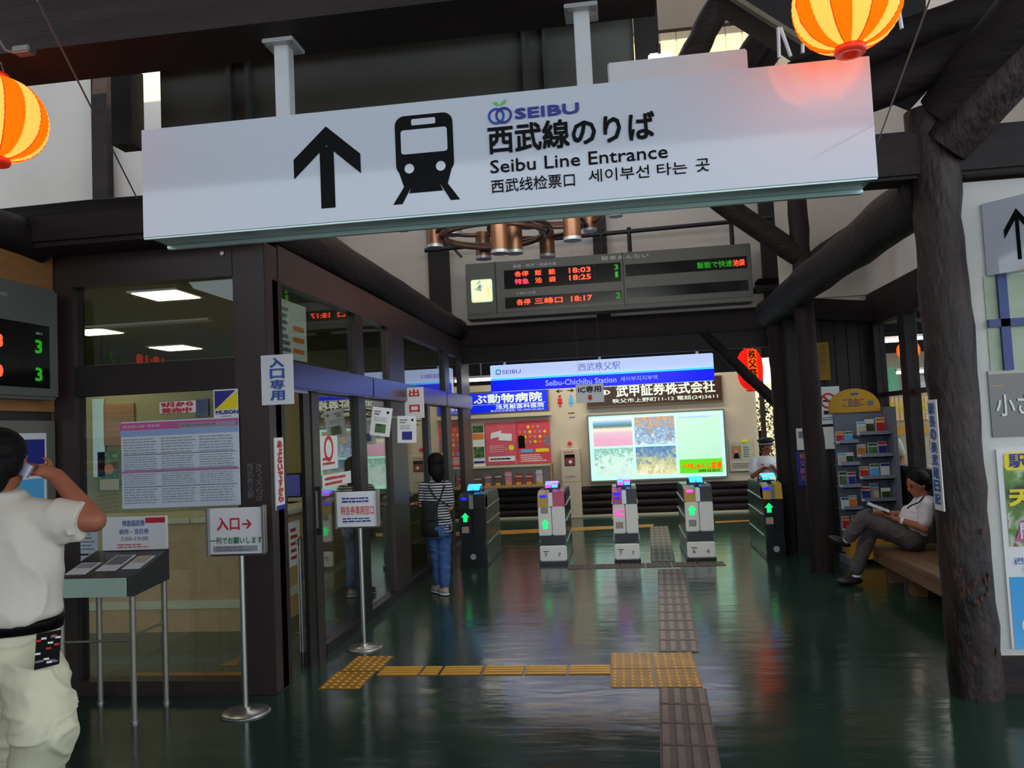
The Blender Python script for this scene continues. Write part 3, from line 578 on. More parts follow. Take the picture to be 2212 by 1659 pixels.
# left departure board
BX = -3.6
t = empty('departure_board', (BX, 4, 1.92), 'grey departure board cut by the left photo edge, times and green threes', 'departure board')
mb = MB(); mb.box((BX-.14, 2.6, 1.93), (BX, 4.76, 2.65), 'board_grey', .02); build(mb, 'housing', t)
f = Face((BX, 2.6, 1.93), (0, 1, 0), (0, 0, 1), .004)
mb = MB(); f.rect(mb, .08, .07, 2.06, .47, 'screen'); build(mb, 'screen', t)
mb = MB(); f.text(mb, '18:18', 1.30, .30, .36, .075, 'led_red', bold=.03); f.text(mb, '18:30', 1.30, .12, .36, .075, 'led_red', bold=.03); f.text(mb, '3', 1.93, .29, .055, .08, 'led_green', bold=.03); f.text(mb, '3', 1.93, .115, .055, .08, 'led_green', bold=.03); build(mb, 'display_text', t, 'orange times and green platform numbers')
mb = MB(); f.lines(mb, 1.5, .60, 1.80, .64, 1, 'grey_ink_lt', seed=3); f.lines(mb, 1.93, .40, 2.0, .43, 1, 'grey_ink_lt'); build(mb, 'printed_lettering', t)
# ticket machine below
t = empty('ticket_machine', (-3.74, 4.2, 0), 'ticket machine with blue and red panel behind the man with the phone', 'ticket machine')
mb = MB(); mb.box((-3.74, 3.4, 0), (-3.70, 4.84, 1.80), 'steel_dull', .005); mb.box((-3.74, 4.0, .75), (-3.66, 4.8, .8), 'steel_dull', .01); build(mb, 'body', t)
f = Face((-3.70, 4.30, 1.1), (0, 1, 0), (0, 0, 1), .003)
mb = MB(); f.rect(mb, 0, 0, .45, .62, 'white_paper'); f.rect(mb, .02, .42, .43, .58, 'navy', 2); f.rect(mb, .05, .35, .42, .40, 'red_ink', 2); f.rect(mb, .05, .2, .42, .33, 'lit_sheet', 2) if False else f.rect(mb, .05, .2, .42, .33, 'sky_ink', 2); f.lines(mb, .04, .03, .42, .18, 5, 'grey_ink'); build(mb, 'instruction_panel', t, 'white panel with blue and red bands')

# ================================================================ STATION SIGN
t = empty('station_sign', (-.24, 12.3, 2.2), 'glowing blue and white station name sign hung beyond the gates', 'sign')
mb = MB(); mb.box((-1.95, 12.3, 2.205), (1.468, 12.45, 2.62), 'lit_white', .01); build(mb, 'light_box', t)
f = Face((0, 12.3, 0), eps=.004)
mb = MB(); f.rect(mb, -1.95, 2.205, 1.468, 2.385, 'lit_blue'); build(mb, 'blue_band', t); mb = MB(); f.rect(mb, -1.95, 2.38, 1.468, 2.41, 'lit_cyan', 2); build(mb, 'cyan_line', t)
mb = MB(); f.text(mb, '西武秩父駅', -.57, 2.455, .64, .12, 'lit_navy', bold=.0); f.text(mb, 'Seibu-Chichibu Station', -1.09, 2.255, 1.09, .085, 'lit_letters', bold=.02); f.text(mb, '세이부지지부역', .06, 2.26, .56, .075, 'lit_letters', bold=.0)
f.text(mb, 'SEIBU', -1.76, 2.475, .29, .06, 'lit_navy', bold=.01); build(mb, 'lettering', t)
mb = MB(); logo(f, mb, -1.84, 2.51, .085, 'lit_cyan', 'blue_logo', 'lit_cyan'); build(mb, 'logo', t, 'blue ring emblem')
for x in (-1.73, -.24, 1.24):
    mb = MB(); mb.tube((x, 12.38, 2.62), (x, 12.38, 3.5), .018, 'hanger', n=8); build(mb, 'hanger_rod', t)

# ================================================================ BACK WALL SIGNS
def panel(name, x0, z0, x1, z1, y, d, mat, label, cat, frame=None, fw=.02):
    t = empty(name, ((x0+x1)/2, y, z0), label, cat)
    mb = MB(); mb.box((x0, y-d, z0), (x1, y, z1), mat, .004); build(mb, 'panel', t)
    if frame:
        mb = MB()
        for a, b in (((x0-fw, z0-fw), (x1+fw, z0)), ((x0-fw, z1), (x1+fw, z1+fw)), ((x0-fw, z0), (x0, z1)), ((x1, z0), (x1+fw, z1))): mb.box((a[0], y-d-.012, a[1]), (b[0], y, b[1]), frame)
        build(mb, 'frame', t)
    return t, Face((x0, y-d, z0), eps=.004)
t, f = panel('shop_sign', -.53, 1.95, 1.82, 2.37, 14.4, .06, 'sign_brown', 'dark brown wall sign with large cream characters above the picture light box', 'sign', 'brass_frame')
mb = MB(); f.text(mb, '武甲証券株式会社', .52, .15, 1.72, .20, 'cream_letters', bold=.03); f.text(mb, '秩父市上野町11-12 電話(24)3611', .44, .03, 1.84, .085, 'cream_letters', bold=.01); f.text(mb, '信頼と実績第一に', .30, .33, .62, .06, 'cream_letters'); build(mb, 'lettering', t, 'cream lettering')
mb = MB(); f.disc(mb, .30, .24, .11, 'cream_letters', 1.5, ry=.045); f.disc(mb, .30, .24, .08, 'sign_brown', 2, ry=.03); f.disc(mb, .30, .24, .035, 'cream_letters', 2.5); build(mb, 'emblem', t)
t, f = panel('hospital_sign', -2.75, 1.93, -1.25, 2.30, 14.4, .06, 'lit_blue2', 'glowing blue animal hospital sign on the back wall, left', 'sign', 'brass_frame')
mb = MB(); f.text(mb, 'ぶ動物病院', .15, .17, 1.25, .165, 'cream_letters', bold=.03); f.rect(mb, .02, .145, 1.46, .15, 'cream_letters', 2); f.text(mb, '浅見獣医科医院', .55, .055, .88, .085, 'cream_letters', bold=.02); f.text(mb, '秩父市日野田町 TEL 0494-23-4654', .45, .01, .98, .035, 'cream_letters'); build(mb, 'lettering', t)
# picture light box
t, f = panel('picture_light_box', -.53, .63, 1.81, 1.77, 14.4, .12, 'lit_frame', 'large glowing light box with four landscape photographs', 'light box', 'board_edge', .03)
ramp_mat('photo_pinkfield', [(.25, (222, 165, 190)), (.45, (214, 180, 196)), (.55, (235, 225, 195)), (.62, (70, 110, 105)), (.72, (110, 160, 190)), (.85, (225, 240, 245))], 40, em=.6, grad=(.6, 1.13, .8), stretch=(1, 1, 3))
ramp_mat('photo_autumn', [(.3, (235, 235, 220)), (.42, (160, 190, 215)), (.52, (110, 140, 175)), (.6, (205, 160, 110)), (.75, (165, 115, 70))], 11, em=.6, dist=1.5, grad=(.55, 1.15, .25))
ramp_mat('photo_waterfall', [(.3, (110, 170, 160)), (.45, (150, 200, 185)), (.55, (215, 240, 230)), (.7, (190, 226, 214))], 10, em=.65, dist=2, grad=(.7, 0, .3))
ramp_mat('photo_yellow', [(.3, (240, 240, 220)), (.42, (215, 210, 150)), (.52, (175, 185, 150)), (.6, (100, 140, 180)), (.75, (75, 110, 155))], 13, em=.6, dist=1, grad=(0, .6, .4))
for nm, a, b, c, d, mt in (('flower_field', .07, .60, .76, 1.09, 'photo_pinkfield'), ('autumn_river', .80, .60, 1.50, 1.09, 'photo_autumn'), ('waterfall', .07, .07, .76, .565, 'photo_waterfall'), ('yellow_grass', .80, .07, 1.50, .565, 'photo_yellow')):
    mb = MB(); f.rect(mb, a, b, c, d, mt, 1.5); build(mb, 'photograph', t, {'flower_field': 'pink flower field photograph', 'autumn_river': 'autumn river photograph', 'waterfall': 'pale green waterfall photograph', 'yellow_grass': 'yellow grass by blue water photograph'}[nm])
mb = MB(); f.rect(mb, 1.53, .32, 2.28, 1.09, 'lit_sheet', 1.5); f.lines(mb, 1.56, 1.03, 2.2, 1.08, 1, 'lit_letters', 3); build(mb, 'text_field', t, 'pale green text field')
mb = MB(); f.rect(mb, 1.55, .07, 2.28, .315, 'lit_green', 2); f.text(mb, '元祖', 1.60, .17, .16, .07, 'lantern_orange', 3, bold=.03); f.text(mb, 'しゃくし菜漬', 1.76, .14, .5, .11, 'lantern_orange', 3, bold=.05); f.text(mb, '0494-22-0210', 1.87, .085, .36, .045, 'ink', 3, bold=.02); build(mb, 'advert_strip', t, 'bright green strip with orange characters')
# restroom directions
t = empty('restroom_marking', (-.95, 14.4, 1.7), 'red and blue restroom figures with black arrows on the back wall', 'sign')
f = Face((0, 14.4, 0), eps=.004)
mb = MB()
for x, c in ((-1.03, 'red_ink'), (-.83, 'sky_ink')):
    f.disc(mb, x, 2.165, .025, c, 2); f.poly(mb, [(x-.035, 2.13), (x+.035, 2.13), (x+.045, 2.03), (x-.045, 2.03)], c, 2); f.rect(mb, x-.02, 1.97, x-.004, 2.04, c, 2); f.rect(mb, x+.004, 1.97, x+.02, 2.04, c, 2)
build(mb, 'figure_symbol', t)
mb = MB(); f.text(mb, '← →', -1.09, 2.235, .32, .055, 'ink', bold=.01); f.lines(mb, -.90, 1.84, -.76, 1.87, 1, 'ink'); f.text(mb, '出口', -.87, 1.74, .1, .05, 'grey_ink') if False else f.lines(mb, -.88, 1.76, -.76, 1.80, 1, 'grey_ink'); build(mb, 'lettering', t)
# posters
t, f = panel('poster', -1.86+.02, .98, -1.24, 1.76, 14.4, .04, 'gate_pink', 'red idol concert style poster in the wall case, right half', 'poster')
MATS['poster_red'] = MATS['gate_pink']; M('poster_red2', (222, 74, 84), .4, var=.12, vs=4); M('poster_pink', (226, 96, 112), .4, var=.2, vs=5)
mb = MB(); f.rect(mb, 0, 0, .6, .78, 'poster_red2', 1)
rn = random.Random(9)
for k in range(4):
    for j in range(6 if k else 3): f.disc(mb, .06+.09*j+(.15 if not k else 0), .66-.09*k, .028, ('yellow_ink', 'orange_ink', 'grey_ink_lt')[(j+k) % 3], 2, n=12)
f.rect(mb, .02, .28, .14, .5, 'ink', 2.2); f.rect(mb, .50, .3, .58, .5, 'grey_ink', 2.2); f.disc(mb, .07, .48, .035, 'hair', 2.4); f.rect(mb, .06, .2, .28, .26, 'sky_ink', 2); f.rect(mb, .33, .2, .57, .26, 'yellow_ink', 2); f.lines(mb, .03, .03, .56, .17, 4, 'white_paper', seed=2); build(mb, 'print', t, 'dots, two small figures and bands')
t, f = panel('poster', -2.42, .98, -1.85, 1.75, 14.4, .04, 'gate_pink', 'pink poster with two white tickets in the wall case, left half', 'poster')
mb = MB(); f.rect(mb, 0, 0, .57, .77, 'poster_pink', 1); f.poly(mb, [(.09, .47), (.28, .51), (.30, .62), (.11, .58)], 'white_paper', 2); f.poly(mb, [(.24, .44), (.48, .42), (.49, .55), (.26, .57)], 'white_paper', 3); f.lines(mb, .05, .22, .45, .36, 4, 'white_paper', seed=4, fill=.3); f.disc(mb, .47, .3, .05, 'yellow_ink', 2); f.rect(mb, .04, .06, .53, .15, 'white_paper', 2); f.lines(mb, .06, .08, .5, .13, 1, 'ink', 3); f.rect(mb, .04, .015, .53, .05, 'gate_pink', 2); build(mb, 'print', t, 'two white tickets and lines')
t, f = panel('poster_strip', -2.66, .96, -2.44, 1.70, 14.4, .04, 'white_paper', 'narrow strip of small green and orange pictures left of the pink poster', 'poster')
mb = MB()
ramp_mat('photo_green', [(.35, (24, 50, 30)), (.6, (90, 130, 80)), (.75, (170, 190, 160))], 14)
for a, b, mt in ((.62, .74, 'photo_green'), (.50, .60, 'orange_ink'), (.16, .36, 'photo_green'), (.06, .1, 'navy')): f.rect(mb, .01, a, .21, b, mt, 2)
build(mb, 'print', t)
# shelf case with boxes
t = empty('display_case', (-1.9, 14.4, .57), 'shallow wall case below the red posters showing gift boxes', 'display case')
mb = MB(); mb.box((-2.66, 14.36, .60), (-1.24, 14.4, .96), 'steel_dull'); mb.box((-2.68, 14.2, .57), (-1.22, 14.4, .61), 'counter_front'); mb.box((-2.68, 14.24, .93), (-1.22, 14.4, .965), 'plaster_warm'); mb.box((-1.25, 14.2, .61), (-1.22, 14.4, .96), 'counter_front'); build(mb, 'case', t)
rn = random.Random(3)
M('box_purple', (150, 110, 130), .5, var=.3, vs=20); M('box_pink', (220, 130, 150), .5, var=.2, vs=25); M('box_red', (170, 60, 50), .5, var=.4, vs=22); M('box_brown', (110, 86, 74), .5, var=.4, vs=20); M('box_white', (210, 200, 200), .5, var=.3, vs=20)
bl = ['beige round tin', 'lilac gift box', 'brown and white striped box', 'pink cylinder box', 'first dark red gift box', 'second dark red gift box', 'white bag with dark top']
for k, mt in enumerate(('box_brown', 'box_purple', 'box_brown', 'box_pink', 'box_red', 'box_red', 'box_white')):
    x = -2.58+k*.187; g = empty('gift_box', (x, 14.3, .61), bl[k]+' in the wall case, place %s from the left' % ('one', 'two', 'three', 'four', 'five', 'six', 'seven')[k], 'box', 'gift boxes in the wall case')
    hh = (.17, .20, .21, .24, .20, .19, .25)[k]
    mb = MB(); mb.box((x-.06, 14.25, .611), (x+.06, 14.35, .61+hh), mt, .012); mb.box((x-.065, 14.245, .60+hh*.75), (x+.065, 14.355, .61+hh*.8), 'box_white', .003); build(mb, 'carton', g)
    if k: mb = MB(); mb.box((x-.045, 14.215, .612), (x+.045, 14.23, .66), 'rack_yellow', .002); build(mb, 'price_card', g, 'yellow price card')
# fire cabinet / white pillar
t = empty('fire_cabinet', (-.88, 14.3, 0), 'narrow cream cabinet with a dark red panel and red lamp', 'cabinet')
mb = MB(); mb.box((-1.05, 14.12, 0), (-.72, 14.4, 1.22), 'plaster_warm', .01); build(mb, 'body', t)
f = Face((-1.05, 14.12, 0), eps=.004)
M('dark_red', (140, 30, 36), .3)
mb = MB(); f.rect(mb, .07, .92, .25, 1.12, 'black'); f.rect(mb, .08, .93, .24, 1.06, 'dark_red', 2); f.disc(mb, .17, .99, .03, 'white_paper', 3, n=12); build(mb, 'red_panel', t)
mb = MB(); mb.ball((-.89, 14.38, 1.31), .04, 'red_ink'); build(mb, 'alarm_lamp', t, 'round red lamp'); mb = MB(); f.lines(mb, .05, .72, .27, .75, 1, 'grey_ink'); f.lines(mb, .05, 1.15, .25, 1.18, 1, 'red_ink'); f.rect(mb, .0, .64, .33, .645, 'brass_frame'); build(mb, 'printed_lettering', t)
# small notice at right
t, f = panel('notice', 1.89, .67, 2.30, 1.25, 14.4, .02, 'plaster_warm', 'cream wall notice with a tiny orange portrait right of the light box', 'notice')
mb = MB(); f.rect(mb, .02, .22, .39, .52, 'window_lit'); f.rect(mb, .04, .25, .2, .47, 'wood_orange', 2); f.disc(mb, .12, .38, .035, 'skin', 3, n=12); f.poly(mb, [(.07, .25), (.17, .25), (.15, .34), (.09, .34)], 'ink', 3); f.lines(mb, .24, .26, .37, .46, 5, 'grey_ink'); f.rect(mb, .22, .53, .33, .57, 'yellow_ink', 2); f.lines(mb, .03, .08, .38, .18, 3, 'grey_ink', seed=6); f.rect(mb, 0, .01, .4, .025, 'ink', 2); build(mb, 'print', t)
# IC sign over the gates
t = empty('gate_sign', (-.32, 9.5, 1.88), 'small white card reading IC with a red arrow, hung over the gates', 'sign')
mb = MB(); mb.box((-.485, 9.49, 1.88), (-.155, 9.5, 2.10), 'white', .002); build(mb, 'card', t); f = Face((-.485, 9.49, 1.88))
mb = MB(); f.text(mb, 'IC専用', .03, .12, .27, .075, 'ink', bold=.02); f.poly(mb, [(.13, .06), (.20, .06), (.165, .02)], 'red_ink'); f.rect(mb, .145, .05, .185, .09, 'red_ink', 1.2); build(mb, 'lettering', t)
for x in (-.45, -.19): mb = MB(); mb.tube((x, 9.495, 2.1), (x, 9.495, 6.28), .0012, 'wire', n=5); build(mb, 'string', t)

# ================================================================ TICKET GATES
def gate(cx, wd, label, kind, base=9.4, num='7'):
    t = empty('ticket_gate', (cx, base+.6, 0), label, 'ticket gate', 'ticket gates')
    x0, x1 = cx-wd/2, cx+wd/2; y0, y1 = base, base+1.15
    dark = kind in ('edge_l', 'edge_r')
    mb = MB(); pr = [(y0+.06, .03), (y1, .03), (y1, .70), (y1-.12, .84), (y0+.35, .86), (y0+.06, .80)]
    mb.prism([(x1, y, z) for y, z in pr], (1, 0, 0), wd, 'gate_green'); build(mb, 'body', t)
    for s, xx in ((-1, x0), (1, x1)):
        mb = MB()
        for z in (.26, .5, .68): mb.tube((xx+s*.006, y0+.12, z), (xx+s*.006, y1-.06, z+.02), .008, 'gate_silver', n=6)
        build(mb, 'guard_rail', t)
    mb = MB(); mb.box((x0-.01, y0-.0, 0), (x1+.01, y1+.02, .04), 'gate_dark', .006); build(mb, 'plinth', t)
    f = Face((x0, y0, 0), eps=.003)
    face = 'gate_dark' if dark else 'gate_white'
    mb = MB(); mb.box((x0, y0+.01, .04), (x1, y0+.08, .22), face, .012); build(mb, 'kick_panel', t)
    mb = MB(); mb.box((x0+.015, y0+.04, .22), (x1-.015, y0+.08, .34), 'gate_dark'); build(mb, 'recess', t)
    for a, b in ((x0, cx-.004), (cx+.004, x1)):
        mb = MB(); mb.box((a, y0, .34), (b, y0+.09, .68), face if not (dark and a > x0) else 'gate_dark', .01); build(mb, 'front_panel', t)
    head_l = {'gold': 'gate_gold', 'pink': 'gate_pink', 'edge_l': 'gate_dark', 'edge_r': 'gate_gold', 'gold2': 'gate_gold'}[kind]
    head_r = {'gold': 'gate_pink', 'pink': 'gate_dark', 'edge_l': 'gate_dark', 'edge_r': 'gate_gold', 'gold2': 'gate_dark'}[kind]
    mb = MB(); mb.prism([(cx-.03, y, z) for y, z in ((y0, .68), (y0+.2, .68), (y0+.2, .86), (y0+.03, .82))], (1, 0, 0), cx-.03-x0, head_l); build(mb, 'reader_head', t)
    mb = MB(); mb.prism([(x1, y, z) for y, z in ((y0, .68), (y0+.2, .68), (y0+.2, .87), (y0+.03, .85))], (1, 0, 0), x1-cx-.02, head_r); build(mb, 'reader_head', t)
    mb = MB(); mb.box((cx-.03, y0-.005, .68), (cx+.02, y0+.2, .84), 'gate_silver', .006); build(mb, 'ticket_slot', t)
    mb = MB(); mb.ball((x0+(cx-.03-x0)/2, y0+.03, .80), (.045, .03, .018), 'led_blue' if kind != 'gold2' else 'led_violet', n=12)
    if kind == 'pink': mb.ball((x0+(cx-.03-x0)/2, y0+.0, .755), (.04, .02, .008), 'led_blue', n=12)
    build(mb, 'indicator_lamp', t, 'glowing blue lamp')
    # arched light on top
    lt = {'gold': ('led_violet', 'led_sky'), 'pink': ('led_violet', 'led_sky'), 'gold2': ('led_sky', 'led_sky'), 'edge_l': ('led_sky', 'led_sky'), 'edge_r': ('led_sky', 'lit_sheet')}[kind]
    n = 8; vs = lambda k, dx, r: (cx+dx, y0+.16+.30*(k/n), .855+.09*math.sin(math.pi*(k/n*.85+.12))+r)
    for k in range(n):
        mb = MB(); a, b = vs(k, 0, 0), vs(k+.86, 0, 0)
        for q_, (dx0, dx1) in enumerate(((-.075, -.004), (.004, .075))):
            mb.add([(cx+dx0, a[1], a[2]), (cx+dx1, a[1], a[2]), (cx+dx1, b[1], b[2]), (cx+dx0, b[1], b[2]), (cx+dx0, a[1], a[2]+.012), (cx+dx1, a[1], a[2]+.012), (cx+dx1, b[1], b[2]+.012), (cx+dx0, b[1], b[2]+.012)], [(3, 2, 1, 0), (4, 5, 6, 7), (0, 1, 5, 4), (1, 2, 6, 5), (2, 3, 7, 6), (3, 0, 4, 7)], lt[(k+q_) % 2])
        build(mb, 'arch_light', t)
    mb = MB()
    for dx in (-.08, .08): mb.path([(cx+dx, y0+.15+.32*k/8, .84+.09*math.sin(math.pi*(k/8*.85+.12))) for k in range(9)], .008, 'gate_dark', n=6)
    mb.box((cx-.07, y0+.25, .8), (cx+.07, y0+.5, .9), 'gate_dark', .01); build(mb, 'arch_frame', t)
    fx = wd/4
    if kind == 'pink':
        mb = MB(); f.text(mb, 'IC', .03, .54, .10, .075, 'ic_pink', bold=.05); build(mb, 'lettering', t, 'pink IC letters')
    else:
        mb = MB(); v = .42 if kind == 'gold' else .53
        f.poly(mb, [(fx, v+.11), (fx-.05, v+.055), (fx+.05, v+.055)], 'arrow_green'); f.rect(mb, fx-.025, v, fx+.025, v+.056, 'arrow_green'); build(mb, 'arrow_symbol', t, 'glowing green up arrow')
    mb = MB(); v = .60 if kind == 'gold' else .40
    f.rect(mb, fx-.045, v, fx+.04, v+.075, 'grey_ink_lt'); f.disc(mb, fx, v+.038, .018, 'rack_yellow', 2, n=12); build(mb, 'sticker', t)
    mb = MB()
    if not dark: f.text(mb, num, fx-.02, .10, .03, .04, 'grey_ink', 5, bold=.02); f.text(mb, num, wd-fx-.02, .10, .03, .04, 'grey_ink', 5, bold=.02); f.rect(mb, fx-.035, .155, fx+.03, .163, 'ink', 4)
    else: f.disc(mb, wd/2, .12, .035, 'grey_ink_lt', 4)
    for o_ in ('x',): build(mb, 'number_mark', t)
    return t
gate(-1.79, .32, 'dark ticket gate farthest left, half behind the woman', 'edge_l')
gate(-.84, .315, 'ticket gate with gold and pink heads and a green arrow, second from left', 'gold', num='7')
gate(.02, .285, 'ticket gate in the middle marked with pink IC letters', 'pink', num='7')
gate(.86, .315, 'ticket gate with black and gold heads right of the brown guide strip', 'gold2', num='6')
gate(1.69, .21, 'dark narrow ticket gate farthest right beside the log column', 'edge_r')

# ================================================================ GUIDE PAVING
def tile_mesh(w, d, kind, mat, key, _c={}):
    if key in _c: return _c[key]
    dm = mat.replace('_tile', '_dome'); mb = MB(); g = .004; mb.box((g, g, 0.0005), (w-g, d-g, .004), mat)
    if kind == 'barsY':
        for i in range(4): x = w*(i+.5)/4; mb.box((x-.017, .015, .004), (x+.017, d-.015, .0085), dm)
    elif kind == 'barsX':
        for i in range(4): y = d*(i+.5)/4; mb.box((.012, y-d*.055, .004), (w-.012, y+d*.055, .0085), dm)
    else:
        nx = max(2, round(w/.06)); ny = max(2, round(d/.06))
        for i in range(nx):
            for j in range(ny):
                x, y = w*(i+.5)/nx, d*(j+.5)/ny; vs = [(x+r*math.cos(a), y+r*math.sin(a), z) for r, z in ((.014, .004), (.009, .0085)) for a in [2*math.pi*k/6 for k in range(6)]]
                mb.add(vs, [(k, (k+1) % 6, 6+(k+1) % 6, 6+k) for k in range(6)] + [tuple(range(6, 12))], dm)
    o = build(mb, 'tile', None); me = o.data; D.objects.remove(o); _c[key] = me; return me
def tiles(t, spots, me, ang=0):
    for x, y in spots:
        o = D.objects.new('tile', me); COL.objects.link(o); o.parent = t; o.location = V((x, y, 0))-V(t['_w']); o.rotation_euler[2] = ang
slope = (.276-.079)/(6.66-3.87)*.55
ang = -math.atan(.046)
t = empty('guide_strip', (.2, 6, 0), 'worn brown guide strip of ribbed tiles running to the gates', 'tactile paving')
me = tile_mesh(.284, .29, 'barsY', 'brown_tile', 'bs'); sp = []; y = 2.4
y = 4.98-.292*9
while y < 8.8:
    if abs(y-4.98) < .01: y = 5.745
    sp.append((.035+(y-2.4)*.046, y)); y += .292
tiles(t, sp, me, ang)
t = empty('guide_strip', (.45, 10.5, 0), 'brown guide strip continuing between the ticket gates', 'tactile paving'); sp = []; y = 9.42
while y < 12.6: sp.append((.035+(y-2.4)*.035, y)); y += .292
tiles(t, sp, me, -.02)
t = empty('guide_strip', (.2, 9.2, 0), 'brown dotted guide strip laid crosswise in front of the gates', 'tactile paving')
tiles(t, [(-.66+.292*i, 9.08) for i in range(6)], tile_mesh(.29, .28, 'dots', 'brown_tile', 'bd'))
t = empty('guide_pad', (.14, 5.3, 0), 'yellow dotted square of guide tiles across the brown strip', 'tactile paving')
tiles(t, [(-.14, 4.985), (-.14, 5.36), (.14, 4.985), (.14, 5.36)], tile_mesh(.28, .37, 'dots', 'yellow_tile', 'yd'))
t = empty('guide_pad', (-1.87, 5.3, 0), 'yellow dotted guide tiles at the left before the glass door', 'tactile paving')
tiles(t, [(-2.0, 4.98), (-1.985, 5.35)], tile_mesh(.28, .36, 'dots', 'yellow_tile', 'yd2'))
t = empty('guide_strip', (-1, 5.3, 0), 'thin yellow ribbed guide line joining the two yellow pads', 'tactile paving')
me = tile_mesh(.27, .20, 'barsX', 'yellow_tile', 'yb'); tiles(t, [(-1.70+.0, 5.25)], tile_mesh(.29, .20, 'barsX', 'yellow_tile', 'yb1'))
xs = -1.405; spx = []
for w_ in (.13,): tiles(t, [(xs, 5.25)], tile_mesh(.13, .20, 'barsX', 'yellow_tile', 'yb2')); xs += .135
tiles(t, [(xs+.285*i, 5.25) for i in range(4)], tile_mesh(.28, .20, 'barsX', 'yellow_tile', 'yb3'))
mb = MB(); mb.add([at(1055, 1156, Z=.002), at(1412, 1138, Z=.002), at(1412, 1132, Z=.002), at(1055, 1147, Z=.002)], [(0, 1, 2, 3)], 'yellow_tile'); mb.add([at(1545, 1130, Z=.002), at(1640, 1125, Z=.002), at(1640, 1122, Z=.002), at(1545, 1126, Z=.002)], [(0, 1, 2, 3)], 'yellow_tile')
build(mb, 'floor_line', None, 'thin orange line painted on the floor beyond the gates', 'floor marking', loc=(0, 12.5, .001))
# ================================================================ TICKET BOOTH
FY = 4.87
mb = MB(); mb.box((-3.735, FY, 0), (-3.585, FY+.12, 2.9), 'frame_metal'); mb.box((-2.45, FY, 0), (-2.225, FY+.2, 2.9), 'frame_metal', .006)
mb.box((-3.585, FY, 2.69), (-2.45, FY+.12, 2.9), 'frame_metal'); mb.box((-3.585, FY+.01, 1.955), (-2.45, FY+.12, 2.153), 'beam_dark'); mb.box((-3.585, FY, 0), (-2.45, FY+.12, .09), 'frame_metal')
wf = struct('wall_booth_front', mb)
mb = MB(); mb.box((-3.585, FY+.05, .09), (-2.45, FY+.058, 1.955), 'glass'); build(mb, 'pane', wf)
mb = MB(); mb.box((-3.585, FY+.05, 2.153), (-2.45, FY+.058, 2.69), 'glass'); build(mb, 'pane', wf)
mb = MB(); f = Face((0, FY, 0)); f.vtext(mb, '西武秩父駅', -2.38, 1.46, .04, .04, 'grey_ink', 1.5); f.vtext(mb, 'きっぷうりば', -2.32, 1.46, .04, .036, 'grey_ink', 1.5); build(mb, 'post_lettering', wf)
mb = MB(); mb.tube((-2.51, FY-.012, 2.84), (-2.51, FY, 2.84), .014, 'steel', n=10); build(mb, 'bolt', wf)
XS = -2.22
mb = MB()
mb.box((XS-.10, 5.07, 2.67), (XS, 11.9, 2.92), 'frame_metal'); mb.box((XS-.09, 5.75, 0), (XS, 11.6, .08), 'frame_dark')
mb.box((XS-.035, 5.44, 0), (XS-.005, 5.56, 1.95), 'frame_dark')
for y0, y1, z1, mt in ((5.60, 5.74, 1.95, 'frame_metal'), (6.66, 6.86, 2.67, 'frame_dark'), (7.66, 8.22, 2.67, 'frame_metal'), (9.18, 9.30, 1.95, 'frame_dark'), (10.22, 10.50, 2.67, 'frame_dark'), (11.33, 11.95, 2.67, 'frame_metal'), (4.98, 5.12, 2.67, 'frame_dark')): mb.box((XS-.09, y0, 0), (XS-.005, y1, z1), mt)
ws = struct('wall_booth_side', mb)
for a, b in ((5.74, 6.66), (6.86, 7.66), (8.22, 9.18), (9.30, 10.22), (10.5, 11.33)):
    mb = MB(); mb.box((XS-.05, a, .08), (XS-.042, b, 1.95), 'glass'); build(mb, 'pane', ws)
for a, b in ((5.12, 6.66), (6.86, 7.66), (8.22, 10.22), (10.5, 11.33)):
    mb = MB(); mb.box((XS-.05, a, 2.13), (XS-.042, b, 2.67), 'glass'); build(mb, 'pane', ws)
mb = MB(); mb.box((XS-.07, 5.62, .9), (XS+.03, 5.66, 1.25), 'frame_dark', .006); mb.box((XS+.0, 5.60, .95), (XS+.012, 5.68, 1.22), 'steel_dull'); build(mb, 'door_handle', ws, 'grey lock plate')
t = empty('door_operator', (XS, 8.5, 1.95), 'long bluish metal sliding door header along the booth glass', 'door header')
for a, b in ((5.08, 6.9), (6.91, 8.3), (8.31, 10.0), (10.01, 11.8)):
    mb = MB(); mb.box((XS, a, 1.945), (XS+.06, b, 2.13), 'alu_blue', .012); build(mb, 'cover_panel', t)
mb = MB(); mb.box((XS+.01, 5.2, 1.925), (XS+.03, 5.45, 1.945), 'steel'); build(mb, 'sensor', t)
